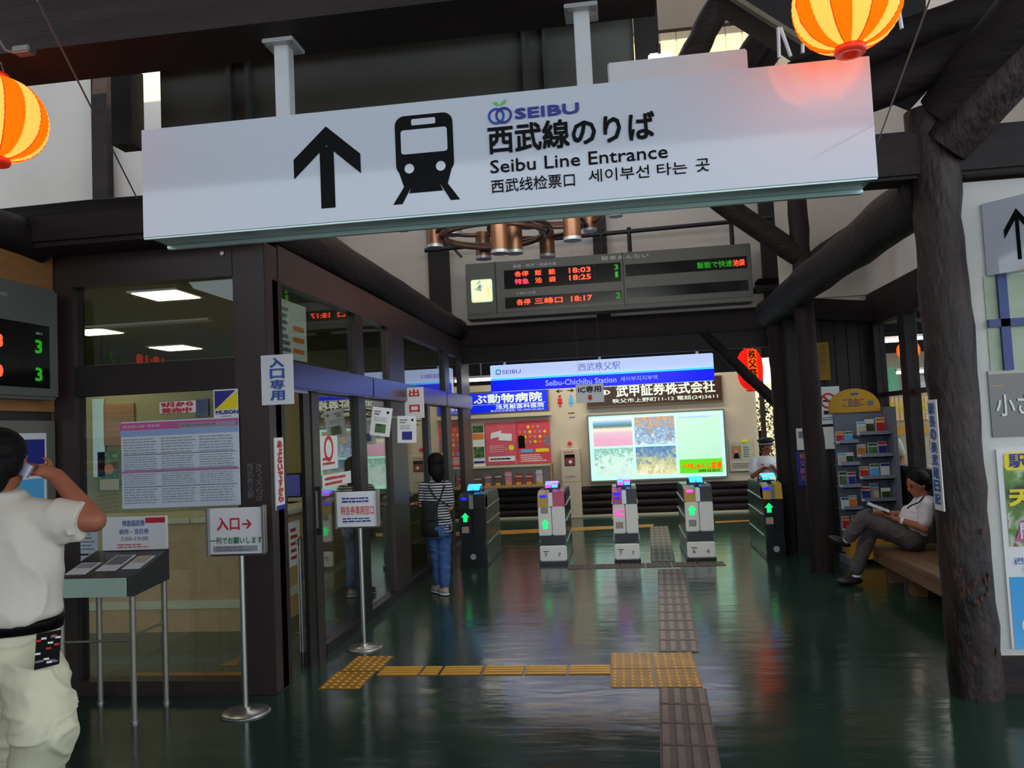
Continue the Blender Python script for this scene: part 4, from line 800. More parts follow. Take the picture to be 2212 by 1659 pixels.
# interior
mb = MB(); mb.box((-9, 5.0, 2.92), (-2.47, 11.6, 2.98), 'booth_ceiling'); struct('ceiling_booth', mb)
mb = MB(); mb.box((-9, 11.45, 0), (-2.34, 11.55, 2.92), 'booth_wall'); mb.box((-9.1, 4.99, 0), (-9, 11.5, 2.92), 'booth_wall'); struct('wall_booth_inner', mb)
mb = MB(); mb.box((-6.2, 8.6, 0), (-3.9, 8.7, 2.45), 'booth_wall'); wi = struct('wall_booth_partition', mb)
for k, (px, py, s_, lab) in enumerate(((360, 637, .20, 'square ceiling light in the booth, largest and topmost'), (201, 716, .22, 'square ceiling light in the booth at the left, near the departure board'), (380, 751, .24, 'square ceiling light in the booth, smallest and lowest'))):
    q = at(px, py, Z=2.91); t = empty('ceiling_light', (q.x, q.y, 2.92), lab, 'ceiling light', 'booth ceiling lights')
    mb = MB(); mb.box((q.x-s_-.03, q.y-s_-.03, 2.905), (q.x+s_+.03, q.y+s_+.03, 2.92), 'white'); build(mb, 'frame', t)
    mb = MB(); mb.box((q.x-s_, q.y-s_, 2.898), (q.x+s_, q.y+s_, 2.906), 'panel_light'); build(mb, 'diffuser', t)
    al = D.lights.new('booth_light', 'AREA'); al.energy = 5; al.size = .45; al.color = (1, .9, .66); ao = D.objects.new('booth_light', al); COL.objects.link(ao); ao.location = (q.x, q.y, 2.88)
t = empty('service_counter', (-3.8, 7, 0), 'pale topped wooden service counter inside the booth', 'counter')
mb = MB(); mb.box((-3.62, 6.5, .0), (-3.02, 9.6, .93), 'counter_front'); mb.box((-5.6, 6.5, 0), (-3.62, 7.1, .93), 'counter_front'); build(mb, 'body', t)
mb = MB(); mb.box((-3.68, 6.44, .93), (-2.97, 9.65, .975), 'counter_top', .006); mb.box((-5.65, 6.44, .93), (-3.68, 7.15, .975), 'counter_top', .006); build(mb, 'worktop', t)
mb = MB(); mb.box((-3.64, 6.48, .12), (-3.0, 9.62, .2), 'lit_sheet') if False else mb.box((-3.64, 6.48, .2), (-3.0, 9.62, .27), 'counter_top'); mb.box((-5.62, 6.48, .2), (-3.64, 6.5, .27), 'counter_top'); build(mb, 'skirting', t)
t = empty('paper_notice', (-3.01, 7.0, .45), 'white paper with red writing taped on the booth counter', 'notice'); mb = MB(); mb.box((-3.02, 6.95, .45), (-3.015, 7.2, .85), 'white_paper'); build(mb, 'sheet', t); f = Face((-3.015, 6.95, .45), (0, 1, 0), (0, 0, 1))
mb = MB(); f.lines(mb, .02, .05, .22, .36, 5, 'red_ink', seed=8); build(mb, 'print', t)
# things on and behind the counter
t = empty('potted_plant', (-3.25, 7.0, .975), 'leafy potted plant on the booth counter', 'plant')
mb = MB(); mb.lathe([(.05, 0), (.07, .1), (.06, .1), (.0, .09)], (-3.25, 7.0, .976), 'steel_dull', n=16); build(mb, 'pot', t)
mb = MB(); rn = random.Random(2)
for k in range(60):
    c = V((-3.25+rn.gauss(0, .07), 7+rn.gauss(0, .07), 1.15+rn.gauss(0, .06))); d = V((rn.uniform(-1, 1), rn.uniform(-1, 1), rn.uniform(-.2, 1))).normalized()*.05; s_ = V((-d.y, d.x, 0))*.35; mb.poly([c, c+d*.5+s_, c+d, c+d*.5-s_], 'foliage')
for k in range(5): mb.tube((-3.25, 7, 1.06), (-3.25+rn.uniform(-.06, .06), 7+rn.uniform(-.06, .06), 1.2), .004, 'foliage', n=5)
build(mb, 'foliage', t)
t = empty('monitor', (-3.35, 7.6, .975), 'small computer monitor on the booth counter', 'monitor')
mb = MB(); mb.box((-3.5, 7.6, 1.03), (-3.15, 7.63, 1.27), 'black', .005); mb.tube((-3.33, 7.63, .976), (-3.33, 7.63, 1.1), .02, 'black'); mb.box((-3.42, 7.56, .976), (-3.24, 7.7, .985), 'black'); build(mb, 'body', t)
mb = MB(); mb.box((-3.485, 7.595, 1.045), (-3.165, 7.6, 1.255), 'navy'); build(mb, 'screen', t)
def wallthing(name, px0, py0, px1, py1, Y, mat, label, cat, extra=None, d=.03):
    p = at(px0, py1, Y=Y); q = at(px1, py0, Y=Y); x0, x1 = p.x, q.x; z0, z1 = (at((px0+px1)/2, py1, Y=Y).z, at((px0+px1)/2, py0, Y=Y).z)
    t = empty(name, ((x0+x1)/2, Y, z0), label, cat); mb = MB(); mb.box((x0, Y-d, z0), (x1, Y, z1), mat, .002); build(mb, 'sheet' if d < .02 else 'panel', t); f = Face((x0, Y-d, z0), eps=.003)
    if extra:
        mb = MB(); extra(f, mb, x1-x0, z1-z0); build(mb, 'print', t)
    return t
def shut(f, mb, w_, h_):
    for i in range(9): f.rect(mb, .01, h_*(i+.08)/9, w_-.01, h_*(i+.85)/9, 'wood_orange', 1.5)
wallthing('wooden_shutter', 228, 872, 292, 962, 8.6, 'counter_front', 'orange wooden slatted shutter on the booth partition', 'shutter', shut)
wallthing('framed_picture', 205, 862, 228, 1030, 8.6, 'sign_alu', 'tall pale green edge strip on the booth partition', 'panel')
wallthing('wall_poster', 215, 975, 265, 1060, 8.6, 'photo_green', 'dark green poster with a portrait on the booth partition', 'poster', lambda f, mb, w_, h_: (f.disc(mb, w_*.5, h_*.55, w_*.2, 'skin', 2), f.rect(mb, w_*.1, .01, w_*.9, h_*.3, 'plaster_warm', 2)))
wallthing('wall_poster', 425, 862, 452, 900, 8.6, 'blue_frame', 'small dark blue picture on the booth partition behind the red notice', 'poster')
wallthing('wall_poster', 355, 905, 425, 925, 8.6, 'gate_green', 'low dark green picture just above the timetable', 'poster')
# panes' own notices (taped on the glass, inside)
def tt_print(f, mb, w_, h_):
    f.rect(mb, 0, h_*.9, w_, h_*.985, 'pink_ink', 1.5); f.text(mb, '西武秩父駅 時刻表', .02, h_*.925, w_*.32, h_*.035, 'white_paper', 2.5); f.rect(mb, w_*.5, h_*.905, w_*.98, h_*.955, 'grey_ink_lt', 2.2); f.lines(mb, w_*.5, h_*.91, w_*.98, h_*.95, 1, 'grey_ink', 3, seed=3)
    f.rect(mb, 0, h_*.83, w_, h_*.895, 'tt_blue', 1.5)
    for k, (a, b, c) in enumerate(((.62, .81, 'grey_ink_lt'), (.44, .60, 'grey_ink_lt'), (.26, .40, 'grey_ink_lt'), (.05, .23, 'grey_ink_lt'))): f.lines(mb, .01, h_*a, w_*.98, h_*b, 6, c, 2, fill=.45, seed=k+5, cols=3, minw=.9)
    for a in (.61, .43, .24): f.rect(mb, .02, h_*a, w_*.98, h_*a+.005, 'grey_ink', 2.4)
    f.rect(mb, 0, h_*.41, w_, h_*.425, 'pink_ink', 2.5)
M('tt_blue', (150, 178, 220), .5); M('paper_cool', (214, 226, 236), .45)
wallthing('timetable', 265, 906, 516, 1095, 4.855, 'paper_cool', 'large timetable sheet with a magenta heading on the booth front glass', 'timetable', tt_print, d=.006)
wallthing('paper_notice', 345, 866, 424, 893, 4.865, 'white_paper', 'small white notice with red characters above the timetable', 'notice', lambda f, mb, w_, h_: (f.text(mb, '9月から', .02, h_*.55, w_*.85, h_*.35, 'red_ink', bold=.06), f.text(mb, '発売中', .02, h_*.08, w_*.8, h_*.35, 'red_ink', bold=.06)), d=.004)
wallthing('paper_notice', 462, 840, 515, 903, 4.865, 'white_paper', 'blue and yellow triangle notice at the top right of the booth glass', 'notice', lambda f, mb, w_, h_: (f.poly(mb, [(.012, h_*.3), (.012, h_*.94), (w_*.9, h_*.94)], 'navy'), f.poly(mb, [(w_*.06, h_*.3), (w_*.96, h_*.3), (w_*.96, h_*.9)], 'yellow_ink', 1.3), f.text(mb, 'MUSON', .02, h_*.14, w_*.88, h_*.12, 'navy', bold=.04), f.lines(mb, w_*.3, h_*.04, w_*.8, h_*.09, 1, 'grey_ink')), d=.004)
# notices hung over the doors
wallthing('glass_notice', 160, 1136, 212, 1196, 4.915, 'paper_cool', 'pale printed sheet low on the booth glass left of the steel table', 'notice', lambda f, mb, w_, h_: f.lines(mb, .01, .02, w_-.01, h_-.02, 6, 'grey_ink', fill=.35), d=.003)
wallthing('glass_notice', 160, 1200, 200, 1226, 4.915, 'paper_cool', 'small blank sheet under the printed sheet on the booth glass', 'notice', d=.003)
def hung(name, x0, x1, z0, z1, Y, label, fn, tilt=0, top=2.15):
    t = empty(name, ((x0+x1)/2, Y, z0), label, 'sign'); mb = MB(); mb.box((x0, Y, z0), (x1, Y+.006, z1), 'white', .001); build(mb, 'card', t)
    f = Face((x0, Y, z0)); mb = MB(); fn(f, mb, x1-x0, z1-z0); build(mb, 'lettering', t)
    mb = MB(); mb.box((x0-.0, Y+.006, z1-.02), (x1, Y+.014, z1), 'steel_dull'); mb.box((min(x0, XS), Y+.006, z1-.02), (x0+.02, Y+.014, z1), 'steel_dull'); build(mb, 'bracket', t)
    if tilt:
        for o in (t,): o.rotation_euler[1] = tilt
    return t
hung('entrance_sign', -2.255, -2.04, 1.83, 2.15, 4.84, 'white upright card with blue entrance characters on the booth corner', lambda f, mb, w_, h_: f.vtext(mb, '入口専用', w_*.3, h_*.93, w_*.42, h_*.18, 'blue_ink', bold=.04, gap=1.22))
hung('exit_sign', -2.19, -1.985, 1.768, 2.086, 8.05, 'white upright card with red exit characters beside the sliding doors', lambda f, mb, w_, h_: f.vtext(mb, '出口', w_*.26, h_*.93, w_*.5, h_*.22, 'red_ink', bold=.04, gap=2.3))
def flyer(seed, dark):
    def g(f, mb, w_, h_):
        f.lines(mb, w_*.12, h_*.72, w_*.6, h_*.9, 2, 'grey_ink', seed=seed); f.disc(mb, w_*.8, h_*.84, .012, 'ink'); f.lines(mb, w_*.12, h_*.5, w_*.9, h_*.68, 3, 'grey_ink', seed=seed+1, fill=.25)
        f.rect(mb, w_*.25, h_*.12, w_*.78, h_*.42, dark, 1.5)
    return g
hung('flyer', -2.165, -1.985, 1.60, 1.85, 6.75, 'tilted white flyer with a green picture hung beside the glass door', flyer(1, 'photo_green'), tilt=R(9))
hung('flyer', -2.155, -1.965, 1.52, 1.785, 7.6, 'white flyer with a dark square picture below the exit card', flyer(4, 'navy'), tilt=R(1.5))
# vertical side notice on corner post
t = empty('notice_strip', (-2.21, 4.98, 1.15), 'narrow upright red and blue notice on the side of the booth corner post', 'notice')
mb = MB(); mb.box((-2.225, 4.93, 1.15), (-2.216, 5.06, 1.62), 'white_paper'); build(mb, 'sheet', t); f = Face((-2.216, 4.93, 1.15), (0, 1, 0), (0, 0, 1)); mb = MB(); f.vtext(mb, 'あぶないですから', .03, .45, .07, .045, 'red_ink', bold=.04); f.rect(mb, .0, 0, .13, .03, 'navy'); build(mb, 'lettering', t)
# papers on the side glass
def sidepaper(y0, y1, z0, z1, label, fn, x=XS-.04):
    t = empty('glass_notice', (x, (y0+y1)/2, z0), label, 'notice'); mb = MB(); mb.box((x, y0, z0), (x+.003, y1, z1), 'white_paper'); build(mb, 'sheet', t); f = Face((x+.003, y0, z0), (0, 1, 0), (0, 0, 1)); mb = MB(); fn(f, mb, y1-y0, z1-z0); build(mb, 'print', t)
sidepaper(5.85, 6.5, 1.22, 1.32, 'pale strip with red print across the first door pane', lambda f, mb, w_, h_: f.lines(mb, .02, .01, w_-.02, h_-.01, 2, 'red_ink', seed=3))
sidepaper(5.8, 6.2, 1.36, 1.62, 'poster with a red ring on the first door pane', lambda f, mb, w_, h_: (f.ring(mb, w_/2, h_*.62, .07, .1, 'red_ink'), f.lines(mb, .05, .03, w_-.05, .1, 2, 'red_ink')))
sidepaper(5.18, 5.75, 2.18, 2.6, 'price poster with orange bars behind the upper side glass', lambda f, mb, w_, h_: [f.rect(mb, w_*.55, h_*(.12+.2*k), w_*.9, h_*(.2+.2*k), 'orange_ink') for k in range(3)] + [f.lines(mb, .04, .04, w_*.5, h_*.9, 7, 'grey_ink')], x=XS-.09)
mb = MB()
for k in range(4): mb.poly([(-2.95+.1*k, 5.5+.45*k, .002), (-2.8+.1*k, 5.5+.45*k, .002), (-2.9+.1*k, 5.75+.4*k, .002)], 'yellow_tile')
mb.box((-3.5, 5.2, .001), (-2.6, 5.35, .003), 'yellow_tile'); build(mb, 'floor_marking', None, 'yellow arrow markings on the floor inside the booth', 'floor marking', loc=(-3, 5.3, 0))
# ================================================================ STANDS
def sign_stand(px, py, Yd, bx0, bx1, bz0, bz1, label, fn, rb=.145):
    t = empty('sign_stand', (px, py, 0), label, 'sign stand')
    mb = MB(); mb.lathe([(0, 0), (rb, .0), (rb, .006), (rb*.9, .014), (.03, .02), (.03, .035), (0, .035)], (px, py, .0), 'steel', n=36); build(mb, 'base', t)
    mb = MB(); mb.tube((px, py, .03), (px, py, bz0+.02), .0165, 'steel', n=16); build(mb, 'pole', t)
    mb = MB(); mb.box((bx0, Yd-.012, bz0), (bx1, Yd+.006, bz1), 'white', .003); build(mb, 'board', t)
    mb = MB(); mb.box((bx0-.012, Yd-.03, bz0-.012), (bx0+.008, Yd+.012, bz1+.005), 'steel', .004); mb.box((bx1-.008, Yd-.03, bz0-.0), (bx1+.01, Yd+.012, bz1+.012), 'steel', .004); mb.box((bx0, Yd-.01, bz0-.012), (bx1, Yd+.012, bz0), 'steel_dark'); build(mb, 'frame', t)
    f = Face((bx0, Yd-.012, bz0)); mb = MB(); fn(f, mb, bx1-bx0, bz1-bz0); build(mb, 'lettering', t)
    return t
def p1_(f, mb, w_, h_):
    f.text(mb, '入口→', w_*.16, h_*.52, w_*.62, h_*.28, 'red_ink', bold=.03); f.text(mb, '一列でお願いします', w_*.03, h_*.22, w_*.94, h_*.15, 'green_ink', bold=.02); f.rect(mb, w_*.08, h_*.05, w_*.88, h_*.18, 'grey_ink_lt', 1.3); f.lines(mb, w_*.1, h_*.06, w_*.86, h_*.17, 2, 'grey_ink', 2)
sign_stand(-2.28, 4.56, 4.5, -2.445, -2.10, .945, 1.215, 'steel stand holding a white board with a red entrance arrow', p1_)
sign_stand(-2.0, 5.93, 5.9, -2.17, -1.84, .92, 1.185, 'steel stand holding a white board with red and blue print by the door', lambda f, mb, w_, h_: (f.lines(mb, w_*.12, h_*.68, w_*.88, h_*.86, 2, 'navy', seed=1, minw=.95), f.text(mb, '特急券専用窓口', w_*.12, h_*.34, w_*.78, h_*.26, 'red_ink', bold=.01), f.lines(mb, w_*.12, h_*.12, w_*.88, h_*.28, 2, 'navy', seed=5, minw=.95)), rb=.135)
t = empty('stanchion', (-2.335, 5.565, 0), 'plain steel stanchion post standing in the open booth doorway', 'stanchion')
t['_w'] = [-2.335, 5.565, 0]
mb = MB(); mb.tube((-2.335, 5.565, .08), (-2.335, 5.565, .84), .02, 'steel', n=16); build(mb, 'post', t); mb = MB(); mb.tube((-2.335, 5.565, .84), (-2.335, 5.565, .88), .028, 'steel_dull', n=16); mb.ball((-2.335, 5.565, .885), (.028, .028, .014), 'steel'); build(mb, 'cap', t)
mb = MB(); mb.tube((-2.335, 5.565, 0), (-2.335, 5.565, .08), .026, 'steel_dark', n=16); build(mb, 'socket', t)
# display table
t = empty('display_table', (-3.1, 4.55, 0), 'stainless brochure table on round legs before the booth', 'table')
X0, X1, Y0, Y1 = -3.36, -2.865, 4.38, 4.76
for x, y in ((X0+.02, Y0+.02), (X1-.02, Y0+.02), (X0+.03, Y1-.03), (X1-.02, Y1-.03)):
    mb = MB(); mb.tube((x, y, .01), (x, y, .78), .017, 'steel_dull', n=14); lg = build(mb, 'leg', t); mb = MB(); mb.tube((x, y, 0), (x, y, .012), .022, 'steel', n=14); build(mb, 'foot_cap', lg)
mb = MB(); mb.prism([(X1, Y0, .73), (X1, Y1, .76), (X1, Y1, .95), (X1, Y0, .845)], (1, 0, 0), X1-X0, 'steel_dark'); build(mb, 'tray', t)
mb = MB(); mb.box((X0+.0, Y0-.008, .73), (X1-.04, Y0, .84), 'table_front', .003); build(mb, 'front_panel', t, 'pale green front panel')
mb = MB(); mb.tube((X0+.02, Y0+.02, .465), (X1-.02, Y0+.02, .475), .008, 'steel_dull', n=8); mb.tube((X1-.02, Y0+.02, .5), (X1-.02, Y1-.03, .5), .008, 'steel_dull', n=8); build(mb, 'crossbar', t)
mb = MB(); mb.box((X0+.05, Y1-.02, .95), (X1, Y1, 1.16), 'white', .004); bp = build(mb, 'back_panel', t, 'white back panel with blue and red print')
f = Face((X0+.05, Y1-.02, .95)); w_, h_ = X1-X0-.05, .21
mb = MB(); f.text(mb, '特急指定券', w_*.33, h_*.72, w_*.34, h_*.18, 'blue_ink', bold=.02); f.rect(mb, w_*.68, h_*.8, w_*.98, h_*.96, 'red_ink'); f.text(mb, '前売・当日券', w_*.28, h_*.48, w_*.45, h_*.16, 'blue_ink', bold=.01); f.text(mb, '7:00-19:00', w_*.3, h_*.28, w_*.42, h_*.12, 'grey_ink'); f.lines(mb, w_*.22, h_*.06, w_*.8, h_*.2, 2, 'red_ink', fill=.4); build(mb, 'print', bp)
n_ = V((0, -(.95-.845), Y1-Y0)).normalized(); upv = V((0, Y1-Y0, .105)).normalized()
for k, (a, b, c, d, lab) in enumerate(((.03, .04, .16, .2, 'grey brochure lying left on the steel table'), (.2, .08, .33, .30, 'brochure with a dark picture lying in the middle of the steel table'), (.36, .1, .47, .28, 'pale brochure lying right on the steel table'))):
    f = Face(V((X0, Y0, .8465)), (1, 0, 0), upv); mb = MB(); pts = [f.p(u, v, 0) for u, v in ((a, b), (c, b), (c, d), (a, d))]; mb.prism([p+n_*.004 for p in pts], n_, .0035, 'white_paper'); t2 = empty('brochure', pts[0], lab, 'brochure', 'brochures on the steel table'); build(mb, 'cover', t2)
    f2 = Face(V((X0, Y0, .8465))+n_*.004, (1, 0, 0), upv, .001); mb = MB(); f2.rect(mb, a+.01, b+.08, c-.01, d-.01, ('grey_ink_lt', 'grey_ink', 'plaster_warm')[k], 1); build(mb, 'print', t2)
# ================================================================ RIGHT SIDE
# poster case wall
f = Face((0, 4.9, 0), eps=.004)
t = empty('poster', (2.9, 4.9, .24), 'tall festival poster with a yellow heading on the right poster wall', 'poster')
M('poster_sky', (120, 195, 240), .4, col2=(60, 165, 230), vs=.8); ramp_mat('poster_photo', [(.3, (60, 60, 50)), (.45, (110, 150, 70)), (.55, (200, 210, 190)), (.62, (150, 80, 50)), (.75, (90, 120, 130))], 7, dist=.6)
PX = lambda px, py: at(px, py, Y=4.9)
mb = MB(); mb.box((2.125, 4.885, .24), (3.05, 4.9, 1.36), 'white_paper'); build(mb, 'sheet', t)
f = Face((2.125, 4.885, .24), eps=.003)
mb = MB(); f.rect(mb, .015, .0, .92, .40, 'poster_sky'); f.rect(mb, .03, .57, .92, 1.03, 'poster_photo'); f.disc(mb, .12, .13, .06, 'white_paper', 1.5); build(mb, 'picture', t)
mb = MB(); f.poly(mb, [(a+.035, b+1.0) for a, b in rrect(0, 0, .8, .10, .02)], 'yellow_ink', 2); f.text(mb, '駅長のおすすめ', .06, 1.015, .68, .075, 'navy', 3, bold=.02); build(mb, 'heading', t, 'yellow heading band with dark blue characters')
mb = MB(); f.text(mb, '天の川', .045, .80, .42, .09, 'yellow_ink', 3, bold=.04); f.poly(mb, [(.06, .60), (.30, .60), (.34, .72), (.10, .72)], 'pink_ink', 3); f.text(mb, '開催', .09, .615, .18, .09, 'white_paper', 4, bold=.02); f.text(mb, '西武鉄道', .045, .47, .3, .04, 'blue_ink', 3); f.text(mb, '祭', .09, .42, .05, .04, 'red_ink', 3); build(mb, 'lettering', t)
t = empty('display_window', (2.9, 4.9, 1.43), 'right wall display window with blue muntins above a dark board', 'window')
mb = MB(); mb.box((2.115, 4.89, 1.43), (3.2, 4.9, 1.79), 'sign_brown' if False else 'steel_dark'); mb.box((2.115, 4.885, 1.79), (3.2, 4.9, 1.81), 'steel_dull'); lb = build(mb, 'dark_board', t, 'dark board with white brush characters')
mb = MB(); mb.box((2.135, 4.893, 1.81), (3.2, 4.9, 2.36), 'window_lit'); build(mb, 'backing', t)  # window and greenery reflected in the glass, modelled as solid parts
mb = MB(); mb.box((2.20, 4.87, 1.81), (2.25, 4.893, 2.36), 'blue_frame'); mb.box((2.135, 4.87, 2.06), (3.2, 4.893, 2.105), 'blue_frame'); mb.box((2.7, 4.87, 1.81), (2.75, 4.893, 2.36), 'blue_frame'); build(mb, 'muntin', t, 'blue muntin bars')
f = Face((2.115, 4.89, 1.43), eps=.003); mb = MB(); f.text(mb, '小さな', .03, .12, .3, .12, 'white_paper', bold=.02); f.rect(mb, .02, .29, .08, .295, 'rack_yellow'); build(mb, 'lettering', t)
t = empty('direction_sign', (2.6, 4.7, 2.36), 'white sign box with a black up arrow at the right photo edge', 'sign')
a0, a1, b0, b1 = V((2.15, 4.88, 2.36)), V((2.15, 4.88, 2.78)), V((2.50, 4.5, 2.36)), V((2.50, 4.5, 2.78)); dd = (b0-a0).normalized(); nn = dd.cross(V((0, 0, 1)))
mb = MB(); mb.prism([a0, b0+dd*.6, b1+dd*.6, a1], nn, .1, 'white_gloss'); build(mb, 'housing', t)  # solid stand-in for the hanging sign's reflection in the glass
f = Face(a0, dd, (0, 0, 1), .004); mb = MB(); f.poly(mb, [(.17, .06), (.19, .06), (.19, .30), (.17, .30)], 'ink'); f.poly(mb, [(.18, .35), (.11, .24), (.11, .19), (.18, .30)], 'ink', 1.2); f.poly(mb, [(.18, .35), (.18, .30), (.25, .19), (.25, .24)], 'ink', 1.2); build(mb, 'arrow_symbol', t)
mb = MB(); mb.tube((2.35, 4.66, 2.78), (2.35, 4.66, 3.3), .012, 'steel_dull', n=8); build(mb, 'hanger_rod', t)
# vertical banner on the big column
p = V((1.765, 4.83, 1.05))
t = empty('banner_strip', p, 'narrow white vertical banner with blue characters on the large column', 'banner')
mb = MB(); mb.box((1.752, 4.70, 1.04), (1.758, 4.83, 1.66), 'white_paper'); build(mb, 'cloth', t); f = Face((1.752, 4.83, 1.04), (0, -1, 0), (0, 0, 1)); mb = MB(); f.vtext(mb, '駅長の奥武蔵日記', .025, .60, .08, .06, 'blue_ink', bold=.03, gap=1.2); build(mb, 'lettering', t)
# bench
t = empty('bench', (2.55, 7, 0), 'low brown wooden bench along the right wall', 'bench')
for k in range(3):
    mb = MB(); x = 2.33+k*.2; mb.box((x, 5.55, .285), (x+.195, 8.1, .34), 'bench_wood', .006); build(mb, 'seat_plank', t)
mb = MB(); mb.box((2.335, 5.6, .2), (2.38, 8.05, .285), 'bench_wood'); build(mb, 'front_rail', t)
for y in (5.8, 7.35, 7.95): mb = MB(); mb.box((2.44, y, 0), (2.56, y+.12, .285), 'bench_wood', .006); build(mb, 'leg', t)
# brochure rack
t = empty('brochure_rack', (2.5, 9.0, 0), 'grey leaflet rack with a rounded yellow header in the corner', 'rack')
mb = MB(); mb.box((2.36, 9.2, .1), (2.90, 9.26, 1.66), 'rack_grey'); mb.box((2.86, 8.86, .05), (2.90, 9.26, 1.66), 'rack_grey'); mb.box((2.33, 8.86, 0), (2.38, 9.26, .08), 'rack_grey'); build(mb, 'back_frame', t)
f = Face((2.30, 9.16, 1.62), eps=.003); hp = [(0, 0)] + [(.27+.27*math.cos(R(180-a)), .05+.21*math.sin(R(a))) for a in range(0, 181, 12)] + [(.54, 0)]
mb = MB(); mb.prism([f.p(u, v, 0) for u, v in [(0, 0), (.54, 0)] + hp[1:-1][::-1]], f.n, .02, 'rack_yellow'); hd = build(mb, 'header', t, 'rounded yellow header with purple print')
mb = MB(); f.text(mb, 'ご自由に', .15, .06, .22, .1, 'navy', 2, bold=.0); f.rect(mb, .24, .19, .32, .21, 'blue_ink', 2); f.rect(mb, .41, .07, .47, .12, 'grey_ink', 2); build(mb, 'print', hd)
for col_, x0, x1 in ((0, 2.33, 2.52), (1, 2.54, 2.86)):
    for k in range(5):
        z = .42+k*.235-(.08 if col_ == 0 else 0)
        mb = MB(); mb.box((x0, 8.92, z), (x1, 9.2, z+.012), 'rack_grey'); mb.box((x0, 8.92, z), (x1, 8.928, z+.05), 'rack_grey'); build(mb, 'shelf', t)
mb = MB(); mb.box((2.38, 8.98, .05), (2.86, 9.2, .40), 'rack_yellow', .004); build(mb, 'base_cabinet', t, 'yellow lower cabinet')
rn = random.Random(12); fl = 0
names = ['red', 'sky blue', 'white', 'orange', 'pale green', 'violet', 'cream', 'dark green']; fm = ['red_ink', 'sky_ink', 'white_paper', 'orange_ink', 'photo_green', 'navy', 'plaster_warm', 'foliage']; tops = ['lower', 'second', 'third', 'fourth', 'top']
for col_, x0, x1, nn_ in ((0, 2.335, 2.52, 2), (1, 2.545, 2.86, 3)):
    for k in range(5):
        z = .42+k*.235-(.08 if col_ == 0 else 0)+.012
        for j in range(nn_):
            a = x0+(x1-x0)*j/nn_; b = a+(x1-x0)/nn_-.012; hh = rn.uniform(.12, .18); c = fl % 8; y = 9.02+rn.uniform(0, .08)
            mb = MB(); mb.box((a, y, z), (b, y+.02, z+hh), 'white_paper'); mb.box((a+.004, y-.003, z+.02), (b-.004, y, z+hh*.7), fm[c]); mb.box((a+.004, y-.003, z+hh*.78), (b-.004, y, z+hh*.95), fm[(c+3) % 8])
            build(mb, 'leaflet', None, '%s leaflets on the %s shelf of the rack, %s column, %s' % (names[c], tops[k], ('left', 'right')[col_], ('at its left', 'in its middle' if nn_ == 3 else 'at its right', 'at its right')[j]), 'leaflet', 'leaflets in the rack', loc=(a, y, z)); fl += 1
# signs on the alcove wall
t = wallthing('no_smoking_sign', 1771, 835, 1812, 916, 9.72, 'white', 'white no smoking sign with a red ring on the dark alcove wall', 'sign', lambda f, mb, w_, h_: (f.ring(mb, w_*.45, h_*.62, .07, .092, 'red_ink'), f.text(mb, '禁煙', w_*.2, h_*.26, w_*.6, h_*.1, 'ink', bold=.03), f.poly(mb, [(w_*.16, h_*.75), (w_*.22, h_*.79), (w_*.74, h_*.49), (w_*.68, h_*.45)], 'red_ink', 3), f.rect(mb, w_*.2, h_*.6, w_*.6, h_*.64, 'ink', 2), f.lines(mb, w_*.1, h_*.1, w_*.9, h_*.2, 2, 'grey_ink')), d=.01)
wallthing('notice', 1778, 922, 1800, 970, 9.72, 'white_paper', 'narrow blank white notice under the no smoking sign', 'notice', d=.006)
wallthing('notice', 1722, 925, 1742, 972, 9.72, 'white_paper', 'white notice with a grey picture between the two log columns', 'notice', lambda f, mb, w_, h_: f.rect(mb, w_*.2, h_*.55, w_*.8, h_*.85, 'grey_ink'), d=.006)
wallthing('notice_strip', 1724, 975, 1746, 1050, 9.72, 'navy', 'dark blue upright strip notice under the white one between the columns', 'notice', lambda f, mb, w_, h_: f.vtext(mb, '秩父観光', w_*.25, h_*.94, w_*.45, h_*.16, 'orange_ink', gap=1.3), d=.006)
t = wallthing('wooden_plaque', 1765, 740, 1788, 822, 9.72, 'gold', 'tall gold plaque high on the dark alcove wall', 'plaque', lambda f, mb, w_, h_: f.vtext(mb, '西武秩父', w_*.25, h_*.93, w_*.45, h_*.15, 'brass_frame', gap=1.3), d=.03)
# ================================================================ PLATFORM BEYOND
def tube_lamp(c, L, label, vertical=False, ax=(1, 0, 0)):
    c = V(c); a = V(ax)*L/2; t = empty('fluorescent_lamp', c, label, 'lamp')
    mb = MB(); mb.tube(c-a, c+a, .022, 'tube_light', n=10); build(mb, 'tube', t); mb = MB(); mb.obox(c-a*1.03+V((0, 0, .05)), c+a*1.03+V((0, 0, .05)), .12, .04, 'white'); build(mb, 'fitting', t); mb = MB(); mb.tube(c+V((0, 0, .07)), c+V((0, 0, 3.54-c.z)), .012, 'steel_dark', n=6); build(mb, 'rod', t)
q = at(1052, 820, Y=13.4); tube_lamp((q.x-.1, 13.4, q.z), 1.0, 'glowing fluorescent tube left of the blue station sign')
q = at(1130, 742, Y=16); 
for px, py, Yd, L, lab in ((1340, 735, 17, .9, 'first distant tube under the platform roof above the station sign'), (1480, 727, 17.2, .9, 'distant tube under the platform roof, right above the station sign'), (1115, 752, 17, .6, 'small distant tube above the left end of the station sign'), (1903, 738, 13.5, .95, 'white tube lamp seen through the left pane of the right windows'), (1986, 803, 14.6, 1.0, 'white tube lamp seen through the right windows beside the large column'), (1968, 732, 14.2, .5, 'short lamp above the small orange lantern')):
    q = at(px, py, Y=Yd); tube_lamp(q, L*.75, lab)
mb = MB()
